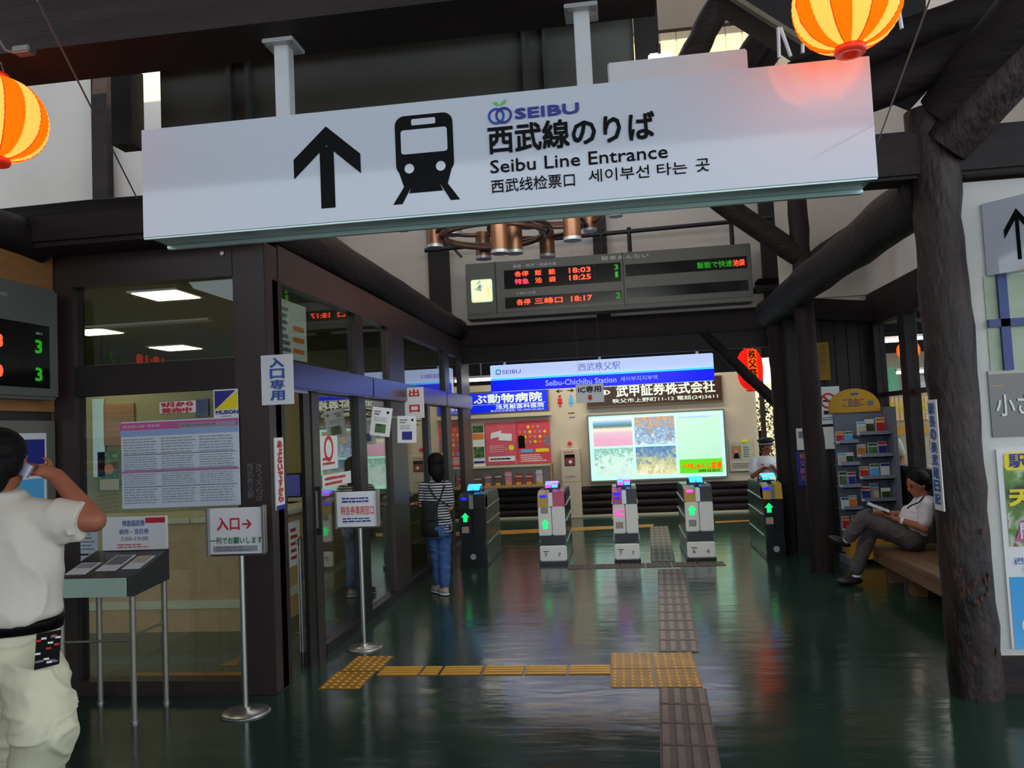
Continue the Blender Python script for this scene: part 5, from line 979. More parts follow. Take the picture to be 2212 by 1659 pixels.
for k, (y, mt) in enumerate(((12.6, 'roof_lt'), (13.1, 'roof_board'), (13.6, 'rack_yellow'), (15, 'roof_lt'), (16.5, 'roof_board'))):
    mb = MB(); mb.tube((-6, y, 3.38-.05*k), (12, y, 3.38-.05*k), .04, mt, n=8); build(mb, 'roof_pipe', None, ('pale roof pipe nearest beyond the gates', 'dull brown roof pipe behind the pale one', 'yellow roof pipe above the station sign', 'pale roof pipe further back under the platform roof', 'brown roof pipe at the far end of the platform roof')[k], 'pipe', 'pipes under the platform roof', loc=(0, y, 3.3))
for k in range(6):
    mb = MB(); y = 12.3+k*1.1; mb.box((-6, y, 3.46), (13, y+.1, 3.55), 'roof_board'); build(mb, 'roof_joist', None, ('nearest', 'second', 'third', 'fourth', 'fifth', 'sixth')[k]+' brown joist under the platform roof, counted away from the gates', 'joist', 'platform roof joists', loc=(0, y, 3.46))
al = D.lights.new('platform_tubes', 'AREA'); al.energy = 75; al.shape = 'RECTANGLE'; al.size = 4; al.size_y = .3; al.color = (1, .93, .78); ao = D.objects.new('platform_tubes', al); COL.objects.link(ao); ao.location = (0, 13.4, 3.3)
al = D.lights.new('platform_tubes', 'AREA'); al.energy = 60; al.shape = 'RECTANGLE'; al.size = 3; al.size_y = .3; al.color = (1, .95, .85); ao = D.objects.new('platform_tubes', al); COL.objects.link(ao); ao.location = (5.5, 13, 3.3)
# building and banner behind the right windows
mb = MB(); mb.box((3.9, 15.9, 0), (8, 16.1, 2.72), 'plaster_warm'); mb.box((3.9, 15.88, 0), (8, 15.9, .9), 'plaster_warm'); build(mb, 'kiosk_wall', None, 'cream kiosk wall seen through the right windows', 'kiosk', loc=(5, 16, 0))
M('banner_cream', (245, 205, 150), .6, em=.25); M('green_lit', (110, 190, 150), .5, em=.35)
def wt(name, px0, py0, px1, py1, Y, mat, label, cat, fn=None): return wallthing(name, px0, py0, px1, py1, Y, mat, label, cat, fn)
wt('banner', 1888, 858, 2012, 908, 15.87, 'banner_cream', 'cream shop banner with yellow looped characters behind the windows', 'banner', lambda f, mb, w_, h_: (f.text(mb, 'みそぽてと', w_*.04, h_*.35, w_*.9, h_*.5, 'yellow_ink', bold=.05), [f.rect(mb, w_*k/14, 0, w_*k/14+.015, h_, 'wood_orange', 1.2) for k in range(14)]))
wt('awning', 1878, 795, 1938, 850, 15.88, 'green_lit', 'pale green lit panel behind the left window pane', 'panel')
wt('menu_board', 1970, 812, 2006, 838, 15.88, 'white', 'white menu board under the tube lamp behind the windows', 'board')
wt('counter_band', 1926, 918, 2014, 938, 14.0, 'rack_yellow', 'orange band along the top of the beige kiosk counter', 'panel')
q1, q2 = at(1926, 938, Y=14.0), at(2016, 938, Y=14.0); mb = MB(); mb.box((q1.x, 13.99, 0), (q2.x+1, 14.4, q2.z), 'plaster_warm'); build(mb, 'kiosk_counter', None, 'beige kiosk counter front below the orange band', 'counter', loc=(q1.x, 14, 0))
# greenery and pale building in the gap right of the back wall
def bush(x, y, z, r, label, n=500, seed=1, name='shrub'):
    t = empty(name, (x, y, 0), label, 'shrub'); rn = random.Random(seed); mb = MB()
    for k in range(n):
        d = V((rn.gauss(0, 1), rn.gauss(0, 1), rn.gauss(0, 1))).normalized()*r*rn.uniform(.6, 1); c = V((x, y, z))+d; u = V((rn.uniform(-1, 1), rn.uniform(-1, 1), rn.uniform(-1, 1))).normalized()*.07; s_ = u.cross(V((0, 0, 1)))*.6
        mb.poly([c, c+u+s_, c+u*2, c+u-s_], 'foliage')
    build(mb, 'foliage', t, kind='stuff'); mb = MB(); mb.tube((x, y, 0), (x, y, z), .06, 'log', n=8); build(mb, 'stem', t)
bush(3.5, 20.6, 1.3, .8, 'bright green shrub outside, seen in the gap right of the back wall', 900, 3)
bush(5.2, 21.2, 1.6, 1.1, 'second green shrub outside, behind the gap and nearer the kiosk', 900, 5)
mb = MB(); mb.box((1.5, 23, 0), (9, 23.4, 2.6), 'siding'); build(mb, 'outside_wall', None, 'sunlit cream building far outside beyond the gates', 'building', loc=(3, 22, 0))
mb = MB(); mb.box((2.40, 13.95, 0), (2.47, 14.05, 3.5), 'beam'); build(mb, 'platform_post', None, 'slim brown post at the right end of the back wall', 'post', loc=(2.43, 14, 0))
# ================================================================ PEOPLE
def cap(mb, p, q, r0, r1, mat, n=12):
    mb.tube(p, q, r0, mat, r1=r1, n=n); mb.ball(p, r0*1.0, mat, n=n); mb.ball(q, r1*1.0, mat, n=n)
def chain(mb, pts, mat, n=12):
    for (p, a), (q, b) in zip(pts, pts[1:]): cap(mb, V(p), V(q), a, b, mat, n)
def hand(mb, c, fd, nrm, side, mat, s=1.0, curl=.6):
    """palm at c, fingers towards fd, palm faces nrm, thumb on the side `side`; fingers curl about nrm"""
    c, fd, nrm = V(c), V(fd).normalized(), V(nrm).normalized(); sd = fd.cross(nrm).normalized()*side; nrm = sd.cross(fd).normalized()*side
    m3 = Matrix((fd, sd, nrm)).transposed(); mb.ball(c, (.045*s, .038*s, .016*s), mat, n=14, rot=m3)
    for k, (off, L) in enumerate(((.027, .066), (.009, .074), (-.009, .069), (-.026, .054))):
        b = c+fd*.036*s+sd*off*s; a1 = curl*.5; a2 = curl*1.3; a3 = curl*1.9
        p1 = b+(fd*math.cos(a1)+nrm*math.sin(a1))*L*.45*s; p2 = p1+(fd*math.cos(a2)+nrm*math.sin(a2))*L*.32*s; p3 = p2+(fd*math.cos(a3)+nrm*math.sin(a3))*L*.25*s
        chain(mb, [(c+sd*off*.6*s, .010*s), (b, .0095*s), (p1, .0085*s), (p2, .0078*s), (p3, .0068*s)], mat, 8)
    b = c-fd*.02*s+sd*.03*s; p1 = b+(sd*.8+fd*.55+nrm*.2).normalized()*.034*s; p2 = p1+(fd*.9+sd*.25+nrm*.4).normalized()*.028*s
    chain(mb, [(c-fd*.02*s, .014*s), (b, .0125*s), (p1, .011*s), (p2, .009*s)], mat, 8)
def head(mb, c, fx, mat, s=1.0, upv=V((0, 0, 1))):
    """head centred at c facing fx: skull, jaw, nose, ears, brow and lips joined into the body"""
    c = V(c); fx = V(fx).normalized(); sd = fx.cross(upv).normalized(); u = sd.cross(fx).normalized(); m3 = Matrix((fx, sd, u)).transposed()
    mb.ball(c+u*.02*s, (.098*s, .078*s, .098*s), mat, n=20, rot=m3); mb.ball(c+fx*.028*s-u*.045*s, (.062*s, .056*s, .068*s), mat, n=16, rot=m3)
    mb.ball(c+fx*.062*s-u*.086*s, (.022*s, .024*s, .018*s), mat, n=10, rot=m3)
    mb.tube(c+fx*.088*s+u*.01*s, c+fx*.108*s-u*.028*s, .009*s, mat, r1=.014*s, n=8); mb.ball(c+fx*.104*s-u*.03*s, .013*s, mat, n=8)
    mb.ball(c+fx*.086*s-u*.058*s, (.012*s, .024*s, .009*s), mat, n=8, rot=m3)
    mb.ball(c+fx*.084*s+u*.022*s, (.014*s, .05*s, .01*s), mat, n=10, rot=m3)
    for k in (-1, 1): mb.ball(c+sd*k*.078*s-u*.012*s-fx*.005*s, (.018*s, .008*s, .028*s), mat, n=10, rot=m3)
def eyes(t, c, fx, s=1.0):
    c = V(c); fx = V(fx).normalized(); sd = fx.cross(V((0, 0, 1))).normalized(); u = sd.cross(fx)
    for k in (-1, 1):
        mb = MB(); m3 = Matrix((fx, sd, u)).transposed(); p = c+fx*.086*s+sd*k*.032*s+u*.002*s; mb.ball(p, (.008*s, .013*s, .006*s), 'black', n=8, rot=m3); mb.ball(p+u*.022*s+fx*.004*s, (.006*s, .018*s, .003*s), 'hair', n=8, rot=m3); build(mb, 'eye', t)
def hair_cap(mb, c, fx, s=1.0, low=0, grow=1.0, back=.0):
    c = V(c); fx = V(fx).normalized(); sd = fx.cross(V((0, 0, 1))).normalized(); u = sd.cross(fx); m3 = Matrix((fx, sd, u)).transposed()
    mb.ball(c+u*.045*s-fx*.018*s, (.102*s*grow, .09*s*grow, .09*s*grow), 'hair', n=18, rot=m3); mb.ball(c-fx*.055*s-u*(.01+low)*s, (.062*s*grow, .082*s*grow, (.082+low)*s), 'hair', n=16, rot=m3)
    for k in (-1, 1): mb.ball(c-fx*.012*s+sd*k*.066*s+u*(.03-low)*s, (.05*s, .025*s, (.05+low)*s), 'hair', n=12, rot=m3)

def wrinkle(o, amp, sc, st, seed):
    """presses soft ridged folds into a cloth mesh"""
    me = o.data; no = [v.normal.copy() for v in me.vertices]; off = V((seed*7.3, seed*3.1, seed*1.7))
    for v, n_ in zip(me.vertices, no):
        p = V((v.co.x*st[0], v.co.y*st[1], v.co.z*st[2]))*sc+off; p = p+V((noise.noise(p*.6), noise.noise(p*.6+V((9, 2, 4))), noise.noise(p*.6+V((3, 8, 1)))))*.9
        r_ = 1-abs(noise.noise(p))*2.2; v.co += n_*amp*(max(r_, 0)**2-.35)
    me.update(); return o
# ---------- man telephoning, left
def P(px, py, d=0, Yb=2.9): return at(px, py, Y=Yb+d)
t = empty('person', (-2.4, 2.92, 0), 'man in cream shirt and trousers seen from behind, phone at his ear', 'person')
t['_w'] = [-2.4, 2.92, 0]
hc = P(2, 1000, .0); fx = V((.15, 1, -.02))
sh_r, sh_l = P(62, 1112, .0), P(-125, 1112, .0); el = P(204, 1125, .04); wr = P(122, 1028, .09); pc = P(92, 1016, .08)
mb = MB(); head(mb, hc, fx, 'skin_tan'); chain(mb, [(hc-V((0, .02, .06)), .058), (V((hc.x-.02, 2.9, 1.40)), .064)], 'skin_tan')
mb.loft([((-2.45, 2.9, z), a, b) for z, a, b in ((.86, .14, .10), (1.0, .14, .10), (1.2, .165, .11), (1.34, .165, .10), (1.42, .08, .07))], 'skin_tan')
chain(mb, [(sh_r, .062), (el, .046), (wr, .031), (pc, .026)], 'skin_tan'); chain(mb, [(sh_l, .062), (V((-2.76, 2.92, 1.08)), .045), (V((-2.70, 3.08, .88)), .032), (V((-2.69, 3.12, .80)), .026)], 'skin_tan')
hand(mb, pc, P(40, 1012, .06)-pc, V((-.5, -.2, .2)), 1, 'skin_tan', .95, .28); hand(mb, (-2.69, 3.13, .78), (0, .1, -1), (1, 0, 0), 1, 'skin_tan', 1, .5)
kr, kl = V((-2.215, 2.82, .56)), V((-2.50, 3.02, .5))
chain(mb, [((-2.36, 2.9, .86), .085), (kr, .058), ((-2.40, 2.96, .1), .042)], 'skin_tan'); chain(mb, [((-2.54, 2.9, .86), .085), (kl, .058), ((-2.52, 3.1, .1), .042)], 'skin_tan')
blob('body', mb, t, .007, 3, 'tanned skin, arm raised to the ear')
mb = MB(); cx = -2.45
mb.loft([((cx, 2.9, z), a, b) for z, a, b in ((.945, .225, .155), (.97, .24, .165), (1.08, .225, .155), (1.2, .225, .15), (1.3, .225, .135), (1.37, .19, .115), (1.42, .10, .09), (1.445, .075, .075))], 'shirt_cream', n=28)
e1 = sh_r.lerp(el, .86); chain(mb, [(sh_r+V((-.03, 0, -.01)), .085), (sh_r.lerp(el, .5)+V((0, 0, -.01)), .088)], 'shirt_cream', 16); mb.tube(sh_r.lerp(el, .4), e1, .086, 'shirt_cream', r1=.078, n=18)
chain(mb, [(sh_l, .085), (V((-2.76, 2.92, 1.14)), .075)], 'shirt_cream', 14)
for k in range(4): a = sh_r.lerp(el, .15+.18*k)+V((0, -.075, .02)); chain(mb, [(a, .009), (a+V((.02, .012, -.08)), .011)], 'shirt_cream', 6)
wrinkle(blob('shirt', mb, t, .010, 3, 'cream short sleeved shirt'), .019, 4.6, (1, 1, .8), 8)
mb = MB(); mb.loft([((cx+.01, 2.9, z), a, b) for z, a, b in ((.905, .218, .15), (.94, .226, .156), (.952, .222, .152))], 'black', n=28); build(mb, 'undershirt_hem', t, 'dark hem below the shirt')
mb = MB(); mb.loft([((cx+.01, 2.9, z), a, b) for z, a, b in ((.66, .14, .11), (.74, .195, .145), (.84, .20, .15), (.93, .195, .142))], 'trousers_cream', n=26)
chain(mb, [((-2.355, 2.89, .80), .115), ((-2.265, 2.84, .69), .12), (kr, .118), ((-2.31, 2.88, .36), .092), ((-2.40, 2.94, .14), .08)], 'trousers_cream', 16)
chain(mb, [((-2.53, 2.93, .76), .12), (kl, .105), ((-2.51, 3.06, .3), .09), ((-2.51, 3.08, .12), .08)], 'trousers_cream', 16)
wrinkle(blob('trousers', mb, t, .010, 3, 'baggy cream trousers'), .016, 5.5, (1, 1, 2.0), 3)
mb = MB(); q = P(97, 1402, -.14); m_ = [V((-.038, -.01, -.075)), V((.030, .03, -.065)), V((.036, .035, .06)), V((-.03, -.005, .055))]
mb.prism([q+v for v in m_], (.35, -1, 0), .012, 'black'); pt = build(mb, 'patterned_tag', t, 'dark tag with red and white pattern at the hip')
mb = MB(); rn = random.Random(5)
for k in range(16): a, b = rn.random(), rn.random(); o_ = q+V((0, -.003, 0))+m_[0].lerp(m_[1], a*.85).lerp(m_[3].lerp(m_[2], a*.85), b*.9); mb.poly([o_, o_+V((.016, .008, 0)), o_+V((.017, .008, .008)), o_+V((.001, 0, .008))], ('white_paper', 'red_ink', 'grey_ink')[k % 3])
build(mb, 'print', pt)
mb = MB(); hair_cap(mb, hc, fx, 1.05, .02, 1.04); rn = random.Random(1)
for k in range(60):
    d = V((rn.gauss(0, 1), rn.gauss(-.6, 1), rn.gauss(.5, .8))).normalized(); a = hc+V((0, -.02, .03))+d*.085; chain(mb, [(a, .008), (a+d*.022+V((0, 0, -.012)), .003)], 'hair', 5)
blob('hair', mb, t, .006, 1, 'short black hair')
mb = MB(); a = P(28, 1003, .02); b = P(66, 1020, .03); mb.obox(a, b, .05, .018, 'phone', (0, -1, .3)); mb2 = build(mb, 'mobile_phone', None, 'silver mobile phone held to the ear of the man in cream', 'phone', loc=a)
for k, (x, y) in enumerate(((-2.40, 2.99), (-2.51, 3.14))):
    mb = MB(); mb.ball((x, y+.05, .045), (.05, .13, .045), 'shoe_dark', n=14); build(mb, 'shoe', t)

# ---------- woman in a dark apron by the glass
Q = lambda px, py, d=0: at(px, py, Y=7.85+d)
t = empty('person', (-1.8, 7.85, 0), 'woman in striped shirt, dark apron and jeans standing at the glass door', 'person')
hc = Q(941, 1005); fx = V((-.55, .8, -.05)); s = .92
shL, shR = Q(916, 1052, .04), Q(966, 1050, -.05)
mb = MB(); head(mb, hc, fx, 'skin', s); chain(mb, [(hc-V((0, 0, .06)), .045), (Q(943, 1045), .05)], 'skin')
cxw = Q(945, 1100).x
mb.loft([((cxw, 7.85, z), a, b, -.3) for z, a, b in ((.66, .13, .10), (.8, .105, .085), (1.0, .13, .09), (1.08, .12, .08), (1.13, .05, .05))], 'skin')
hL = Q(895, 1088, .14)
chain(mb, [(shL, .042), (Q(912, 1090, .03), .035), (hL+V((.03, -.03, .0)), .024)], 'skin'); hand(mb, hL, V((-.6, .6, .1)), V((0, 0, -1)), 1, 'skin', .85, .5)
chain(mb, [(shR, .042), (Q(972, 1095, -.02), .036), (Q(950, 1118, .14), .026)], 'skin'); hand(mb, Q(945, 1120, .17), V((-.8, .5, 0)), V((0, 0, -1)), 1, 'skin', .85, .6)
hipL, hipR = V((cxw-.07, 7.87, .68)), V((cxw+.06, 7.83, .68)); fL, fR = Q(948, 1272, .06), Q(962, 1275, -.04)
chain(mb, [(hipL, .07), (Q(943, 1190, .03), .052), (V((fL.x, fL.y, .07)), .038)], 'skin'); chain(mb, [(hipR, .07), (Q(960, 1190), .052), (V((fR.x, fR.y, .07)), .038)], 'skin')
blob('body', mb, t, .009, 3)
mb = MB(); mb.loft([((cxw, 7.85, z), a, b, -.3) for z, a, b in ((.64, .145, .11), (.7, .15, .115), (.82, .125, .10), (.97, .15, .11), (1.06, .145, .10), (1.11, .09, .075), (1.13, .06, .055))], 'stripe', n=24) if False else None
mt = D.materials.new('stripe'); mt.use_nodes = True; n_t = mt.node_tree; b_ = n_t.nodes['Principled BSDF']; tc = n_t.nodes.new('ShaderNodeTexCoord'); sx = n_t.nodes.new('ShaderNodeSeparateXYZ'); ma = n_t.nodes.new('ShaderNodeMath'); ma.operation = 'MULTIPLY'; ma.inputs[1].default_value = 2*math.pi/.026; mb_ = n_t.nodes.new('ShaderNodeMath'); mb_.operation = 'SINE'; rr = n_t.nodes.new('ShaderNodeValToRGB'); rr.color_ramp.interpolation = 'CONSTANT'; rr.color_ramp.elements[0].color = (.02, .022, .035, 1); rr.color_ramp.elements[1].color = (.72, .72, .72, 1); rr.color_ramp.elements[1].position = .45
n_t.links.new(tc.outputs['Object'], sx.inputs[0]); n_t.links.new(sx.outputs[2], ma.inputs[0]); n_t.links.new(ma.outputs[0], mb_.inputs[0]); n_t.links.new(mb_.outputs[0], rr.inputs[0]); n_t.links.new(rr.outputs[0], b_.inputs['Base Color']); b_.inputs['Roughness'].default_value = .8; MATS['stripe'] = mt
mb = MB(); mb.loft([((cxw, 7.85, z), a, b, -.3) for z, a, b in ((.62, .15, .115), (.7, .15, .115), (.82, .125, .10), (.97, .15, .11), (1.06, .145, .10), (1.11, .09, .075), (1.13, .06, .055))], 'stripe', n=24)
chain(mb, [(shL, .055), (Q(913, 1082, .03), .05)], 'stripe'); chain(mb, [(shR, .055), (Q(971, 1085, -.03), .05)], 'stripe'); blob('shirt', mb, t, .009, 2, 'black and white striped shirt')
mb = MB(); mb.loft([((cxw-.015, 7.862, z), a, b, -.3) for z, a, b in ((.58, .172, .135), (.70, .166, .130), (.82, .146, .118), (.93, .160, .122))], 'apron', n=24)
def keep(mb, fn):
    fs = [(f_, m_, s_) for f_, m_, s_ in zip(mb.f, mb.m, mb.sm) if fn(sum((V(mb.v[i]) for i in f_), V((0, 0, 0)))/len(f_))]
    mb.f = [x[0] for x in fs]; mb.m = [x[1] for x in fs]; mb.sm = [x[2] for x in fs]
keep(mb, lambda c: c.x < cxw+.025 or c.y > 7.88)
ob = build(mb, 'apron_skirt', t); ob['label'] = 'dark apron skirt'; sd_ = ob.modifiers.new('thick', 'SOLIDIFY'); sd_.thickness = .006
mb = MB(); b1 = lambda px, py: Q(px, py, -.115)
mb.path([b1(925, 1050), b1(940, 1075), b1(962, 1088), b1(972, 1095)], .008, 'apron'); mb.path([b1(960, 1048), b1(950, 1080), b1(930, 1125)], .008, 'apron'); mb.path([Q(922, 1122, -.12), Q(972, 1122, -.12)], .008, 'apron'); mb.ball(b1(972, 1135)+V((0, -.01, -.02)), (.012, .008, .03), 'apron'); build(mb, 'apron_strap', t)
mb = MB(); mb.loft([((cxw, 7.85, z), a, b, -.3) for z, a, b in ((.56, .13, .11), (.66, .15, .12), (.72, .135, .11))], 'jeans', n=20)
chain(mb, [(hipL, .082), (Q(943, 1190, .03), .066), (V((fL.x, fL.y, .11)), .05)], 'jeans'); chain(mb, [(hipR, .082), (Q(960, 1190), .066), (V((fR.x, fR.y, .11)), .05)], 'jeans'); wrinkle(blob('jeans', mb, t, .010, 2, 'blue jeans'), .008, 9, (1, 1, 1.6), 4)
mb = MB(); hair_cap(mb, hc, fx, s, .05, 1.06); blob('hair', mb, t, .008, 2, 'dark bobbed hair')
for p in (fL, fR): mb = MB(); mb.ball((p.x-.03, p.y+.03, .04), (.045, .10, .04), 'shoe_grey', n=12, rot=Matrix.Rotation(.7, 3, 'Z')); mb.ball((p.x-.03, p.y+.03, .014), (.048, .105, .014), 'shoe_white', n=12, rot=Matrix.Rotation(.7, 3, 'Z')); build(mb, 'shoe', t)

# ---------- station officer beyond the gates
Q = lambda px, py, d=0: at(px, py, Y=11.25+d)
t = empty('person', (Q(1655, 1000).x, 11.25, 0), 'station officer in white uniform shirt and black peaked cap behind the gates', 'person')
hc = Q(1655, 967); fx = V((.45, -.85, -.25)); s = .86; cx = Q(1655, 1000).x
mb = MB(); head(mb, hc, fx, 'skin_tan', s); chain(mb, [(hc-V((0, 0, .06)), .045), (V((cx, 11.25, 1.07)), .05)], 'skin_tan')
mb.loft([((cx, 11.25, z), a, b) for z, a, b in ((.62, .12, .09), (.8, .13, .09), (1.0, .145, .095), (1.06, .10, .07))], 'skin_tan')
wl_, wr_ = Q(1652, 1010, -.17), Q(1668, 1008, -.16)
chain(mb, [(V((cx-.16, 11.25, 1.02)), .045), (V((cx-.20, 11.18, .82)), .035), (wl_, .026)], 'skin_tan'); chain(mb, [(V((cx+.16, 11.25, 1.02)), .045), (V((cx+.20, 11.18, .82)), .035), (wr_, .026)], 'skin_tan')
hand(mb, wl_, V((1, -.2, 0)), V((0, -.3, -1)), -1, 'skin_tan', .85, .6); hand(mb, wr_, V((-1, -.3, 0)), V((0, -.3, -1)), 1, 'skin_tan', .85, .6)
chain(mb, [(V((cx-.07, 11.25, .64)), .07), (V((cx-.07, 11.25, .36)), .05), (V((cx-.07, 11.25, .06)), .038)], 'skin_tan'); chain(mb, [(V((cx+.07, 11.25, .64)), .07), (V((cx+.07, 11.25, .36)), .05), (V((cx+.07, 11.25, .06)), .038)], 'skin_tan')
blob('body', mb, t, .009, 3)
mb = MB(); mb.loft([((cx, 11.25, z), a, b) for z, a, b in ((.70, .145, .11), (.85, .15, .11), (1.0, .165, .11), (1.06, .12, .085), (1.09, .06, .06))], 'white', n=22)
for s2 in (-1, 1): chain(mb, [(V((cx+s2*.155, 11.25, 1.02)), .06), (V((cx+s2*.19, 11.2, .88)), .056)], 'white')
blob('shirt', mb, t, .010, 2, 'white short sleeved uniform shirt')
mb = MB(); mb.loft([((cx, 11.25, z), a, b) for z, a, b in ((.56, .13, .10), (.66, .145, .11), (.71, .14, .105))], 'trousers_navy', n=20)
for s2 in (-1, 1): chain(mb, [(V((cx+s2*.07, 11.25, .6)), .082), (V((cx+s2*.07, 11.25, .34)), .066), (V((cx+s2*.07, 11.25, .09)), .055)], 'trousers_navy')
blob('trousers', mb, t, .010, 2, 'dark navy trousers')
mb = MB(); mb.lathe([(0, .13), (.06, .125), (.115, .095), (.118, .08), (.09, .06), (.084, .025), (.0, .03)], hc+V((0, 0, .012)), 'cap', n=24); fn_ = V((fx.x, fx.y, 0)).normalized(); mb.ball(hc+V((0, 0, .04))+fn_*.08, (.05, .065, .010), 'cap', n=14, rot=Matrix((fn_, fn_.cross(V((0, 0, 1))), V((0, 0, 1)))).transposed()); cp = build(mb, 'peaked_cap', t)
mb = MB(); mb.lathe([(.087, .028), (.089, .05), (.092, .05), (.090, .028)], hc+V((0, 0, .012)), 'grey_ink_lt', n=24); build(mb, 'cap_band', cp)
eyes(t, hc, fx, s)
mb = MB(); hair_cap(mb, hc, fx, s*.94, .0, .98); blob('hair', mb, t, .008, 1)
mb = MB(); mb.box((cx-.09, 11.13, .97), (cx-.05, 11.142, .985), 'gold'); mb.box((cx+.03, 11.13, .95), (cx+.07, 11.142, .97), 'black'); build(mb, 'name_badge', t)
for s2 in (-1, 1): mb = MB(); mb.ball((cx+s2*.07, 11.21, .035), (.045, .11, .035), 'black', n=12); build(mb, 'shoe', t)

# ---------- seated man reading on the bench
Yb = 7.75
Q = lambda px, py, d=0: at(px, py, Y=Yb+d)
t = empty('person', (2.5, Yb, 0), 'seated man in white shirt and grey trousers reading, legs crossed, on the bench', 'person')
hc = Q(1983, 1046); fx = V((-.93, -.22, -.22)); s = .98
shN, shF = Q(2000, 1092, -.16), Q(1990, 1082, .16); hip = V((2.56, Yb, .455))
mid = (shN+shF)/2
mb = MB(); head(mb, hc, fx, 'skin_tan', s); chain(mb, [(hc+V((.02, 0, -.06)), .05), (mid+V((0, 0, .03)), .055)], 'skin_tan')
chain(mb, [(hip+V((.02, 0, .03)), .12), (hip.lerp(mid, .5), .12), (mid+V((.01, 0, -.03)), .10)], 'skin_tan', 16)
elN = Q(1998, 1142, -.20); wN = Q(1945, 1124, -.12); hN = Q(1925, 1118, -.09)
elF = Q(1965, 1115, .2); wF = Q(1938, 1110, .05); hF = Q(1922, 1108, .03)
chain(mb, [(shN, .048), (elN, .040), (wN, .028), (hN, .022)], 'skin_tan'); chain(mb, [(shF, .048), (elF, .040), (wF, .028), (hF, .022)], 'skin_tan')
hand(mb, hN, V((-.85, .3, .15)), V((0, .5, .8)), 1, 'skin_tan', .9, .5); hand(mb, hF, V((-.85, -.2, .15)), V((0, -.5, .8)), -1, 'skin_tan', .9, .5)
kn1 = Q(1868, 1118, -.02); an1 = Q(1830, 1165, .08); kn2 = Q(1882, 1142, .10); an2 = V((2.135, Yb+.16, .10))
hpN, hpF = hip+V((0, -.08, 0)), hip+V((0, .08, 0))
chain(mb, [(hpN, .08), (kn1, .055), (an1, .036)], 'skin_tan'); chain(mb, [(hpF, .08), (kn2, .055), (an2, .036)], 'skin_tan')
blob('body', mb, t, .009, 3)
mb = MB(); chain(mb, [(hip+V((.03, 0, .05)), .145), (hip.lerp(mid, .55)+V((.0, 0, 0)), .145), (mid+V((.01, 0, -.04)), .118)], 'shirt_white', 18); chain(mb, [(shF+V((0, -.03, 0)), .075), (shN+V((0, .03, 0)), .075)], 'shirt_white', 14)
chain(mb, [(shN, .07), (shN.lerp(elN, .68), .064)], 'shirt_white'); chain(mb, [(shF, .07), (shF.lerp(elF, .65), .062)], 'shirt_white'); wrinkle(blob('shirt', mb, t, .010, 3, 'white short sleeved shirt'), .009, 7, (1, 1, 1), 2)
mb = MB(); chain(mb, [(hip+V((.03, -.03, .0)), .125), (hip+V((.02, .05, 0)), .12)], 'trousers_grey', 16)
chain(mb, [(hpN, .105), (kn1.lerp(hpN, .4), .088), (kn1, .072), (an1.lerp(kn1, .12), .056)], 'trousers_grey', 14); chain(mb, [(hpF, .10), (kn2, .072), (V((2.135, Yb+.15, .15)), .065)], 'trousers_grey', 14); wrinkle(blob('trousers', mb, t, .010, 3, 'dark grey trousers'), .009, 7, (1, 1, 1.4), 6)
mb = MB(); mb.ball(an1, .04, 'white', n=10); mb.tube((2.135, Yb+.16, .08), (2.135, Yb+.155, .16), .04, 'white', n=12); build(mb, 'sock', t, 'white socks')
mb = MB(); mb.ball((2.06, Yb+.15, .042), (.125, .045, .042), 'shoe_dark', n=14); build(mb, 'shoe', t); mb = MB(); d_ = V((-.75, 0, .35)); mb.ball(an1+V((-.06, .03, -.02)), (.11, .042, .04), 'shoe_dark', n=14, rot=Matrix.Rotation(R(25), 3, 'Y')); build(mb, 'shoe', t)
mb = MB(); hair_cap(mb, hc, fx, s, .0, 1.02); blob('hair', mb, t, .008, 2, 'short dark hair'); eyes(t, hc, fx, s)
mb = MB(); mb.tube(wN+V((.0, 0, 0)), wN.lerp(elN, .12), .033, 'white', n=14); build(mb, 'wrist_watch', t, 'silver wrist watch')
mb = MB(); mb.path([Q(1996, 1072, -.16), Q(1985, 1085, -.21), Q(1968, 1092, -.20), Q(1960, 1098, -.12)], .006, 'black', n=6); build(mb, 'shoulder_strap', t)
a = Q(1872, 1088, -.10); b = Q(1921, 1106, -.12); c_ = Q(1921, 1104, .05)+V((0, 0, .01)); d_ = Q(1875, 1084, .08)
t2 = empty('booklet', b, 'open booklet in the hands of the seated man', 'booklet')
mb = MB(); nn_ = (b-a).cross(d_-a).normalized(); mb.prism([a, b, c_, d_], nn_, .006, 'white_paper'); build(mb, 'page', t2)
mb = MB(); o_ = a+nn_*.003; e1, e2 = (b-a), (d_-a)
for k in range(5): p = o_+e1*.15+e2*(.12+.16*k); mb.poly([p, p+e1*.7, p+e1*.7+e2*.05, p+e2*.05], 'grey_ink')
mb.poly([o_+e1*.0, o_+e1*.08, o_+e1*.08+e2, o_+e2], 'sky_ink'); build(mb, 'print', t2)

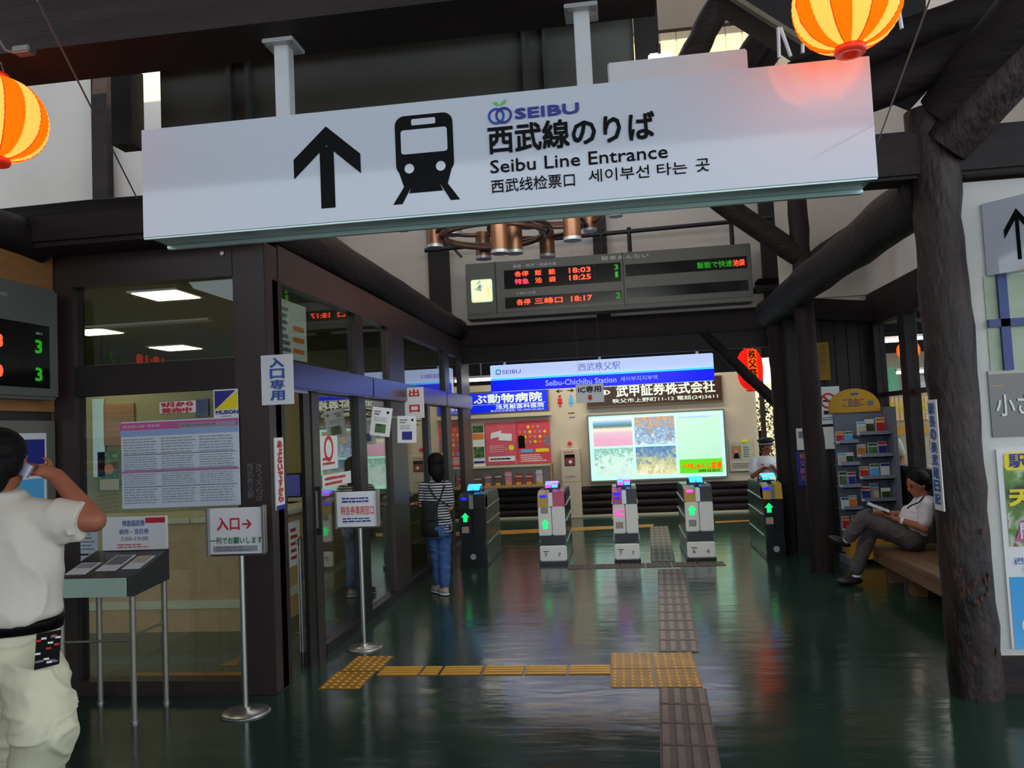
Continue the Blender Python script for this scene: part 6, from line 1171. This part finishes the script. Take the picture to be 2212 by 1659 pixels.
# ---------- far person behind the right windows
Q = lambda px, py, d=0: at(px, py, Y=12.6+d)
p = Q(1916, 950); t = empty('person', (p.x, 12.6, 0), 'distant person in a pale shirt half hidden behind the right windows', 'person')
hc = Q(1917, 925); cx = p.x; s = .86; fx = V((.8, .5, 0))
mb = MB(); head(mb, hc, fx, 'skin_tan', s); chain(mb, [(hc-V((0, 0, .05)), .045), (V((cx, 12.6, 1.2)), .05)], 'skin_tan'); mb.loft([((cx, 12.6, z), a, b) for z, a, b in ((.7, .12, .1), (.95, .13, .1), (1.12, .14, .1), (1.2, .08, .07))], 'skin_tan')
for s2 in (-1, 1):
    chain(mb, [(V((cx+s2*.15, 12.6, 1.14)), .045), (V((cx+s2*.18, 12.55, .9)), .036), (V((cx+s2*.12, 12.4, .8)), .026)], 'skin_tan'); hand(mb, V((cx+s2*.10, 12.36, .79)), V((0, -1, 0)), V((0, 0, -1)), s2, 'skin_tan', .85); chain(mb, [(V((cx+s2*.07, 12.6, .7)), .07), (V((cx+s2*.07, 12.6, .4)), .05), (V((cx+s2*.07, 12.6, .05)), .04)], 'skin_tan')
blob('body', mb, t, .012, 2)
mb = MB(); mb.loft([((cx, 12.6, z), a, b) for z, a, b in ((.75, .15, .12), (.95, .155, .12), (1.12, .165, .12), (1.19, .10, .08))], 'shirt_cream'); [chain(mb, [(V((cx+s2*.15, 12.6, 1.14)), .06), (V((cx+s2*.18, 12.56, .98)), .055)], 'shirt_cream') for s2 in (-1, 1)]; blob('shirt', mb, t, .012, 2)
mb = MB(); mb.loft([((cx, 12.6, z), a, b) for z, a, b in ((.62, .13, .11), (.76, .145, .115))], 'trousers_navy'); [chain(mb, [(V((cx+s2*.07, 12.6, .66)), .08), (V((cx+s2*.07, 12.6, .1)), .055)], 'trousers_navy') for s2 in (-1, 1)]; blob('trousers', mb, t, .012, 2)
mb = MB(); hair_cap(mb, hc, fx, s); blob('hair', mb, t, .01, 1)
# ---------------------------------------------------------------- tidy
for o in list(D.objects):
    if '_w' in o: del o['_w']
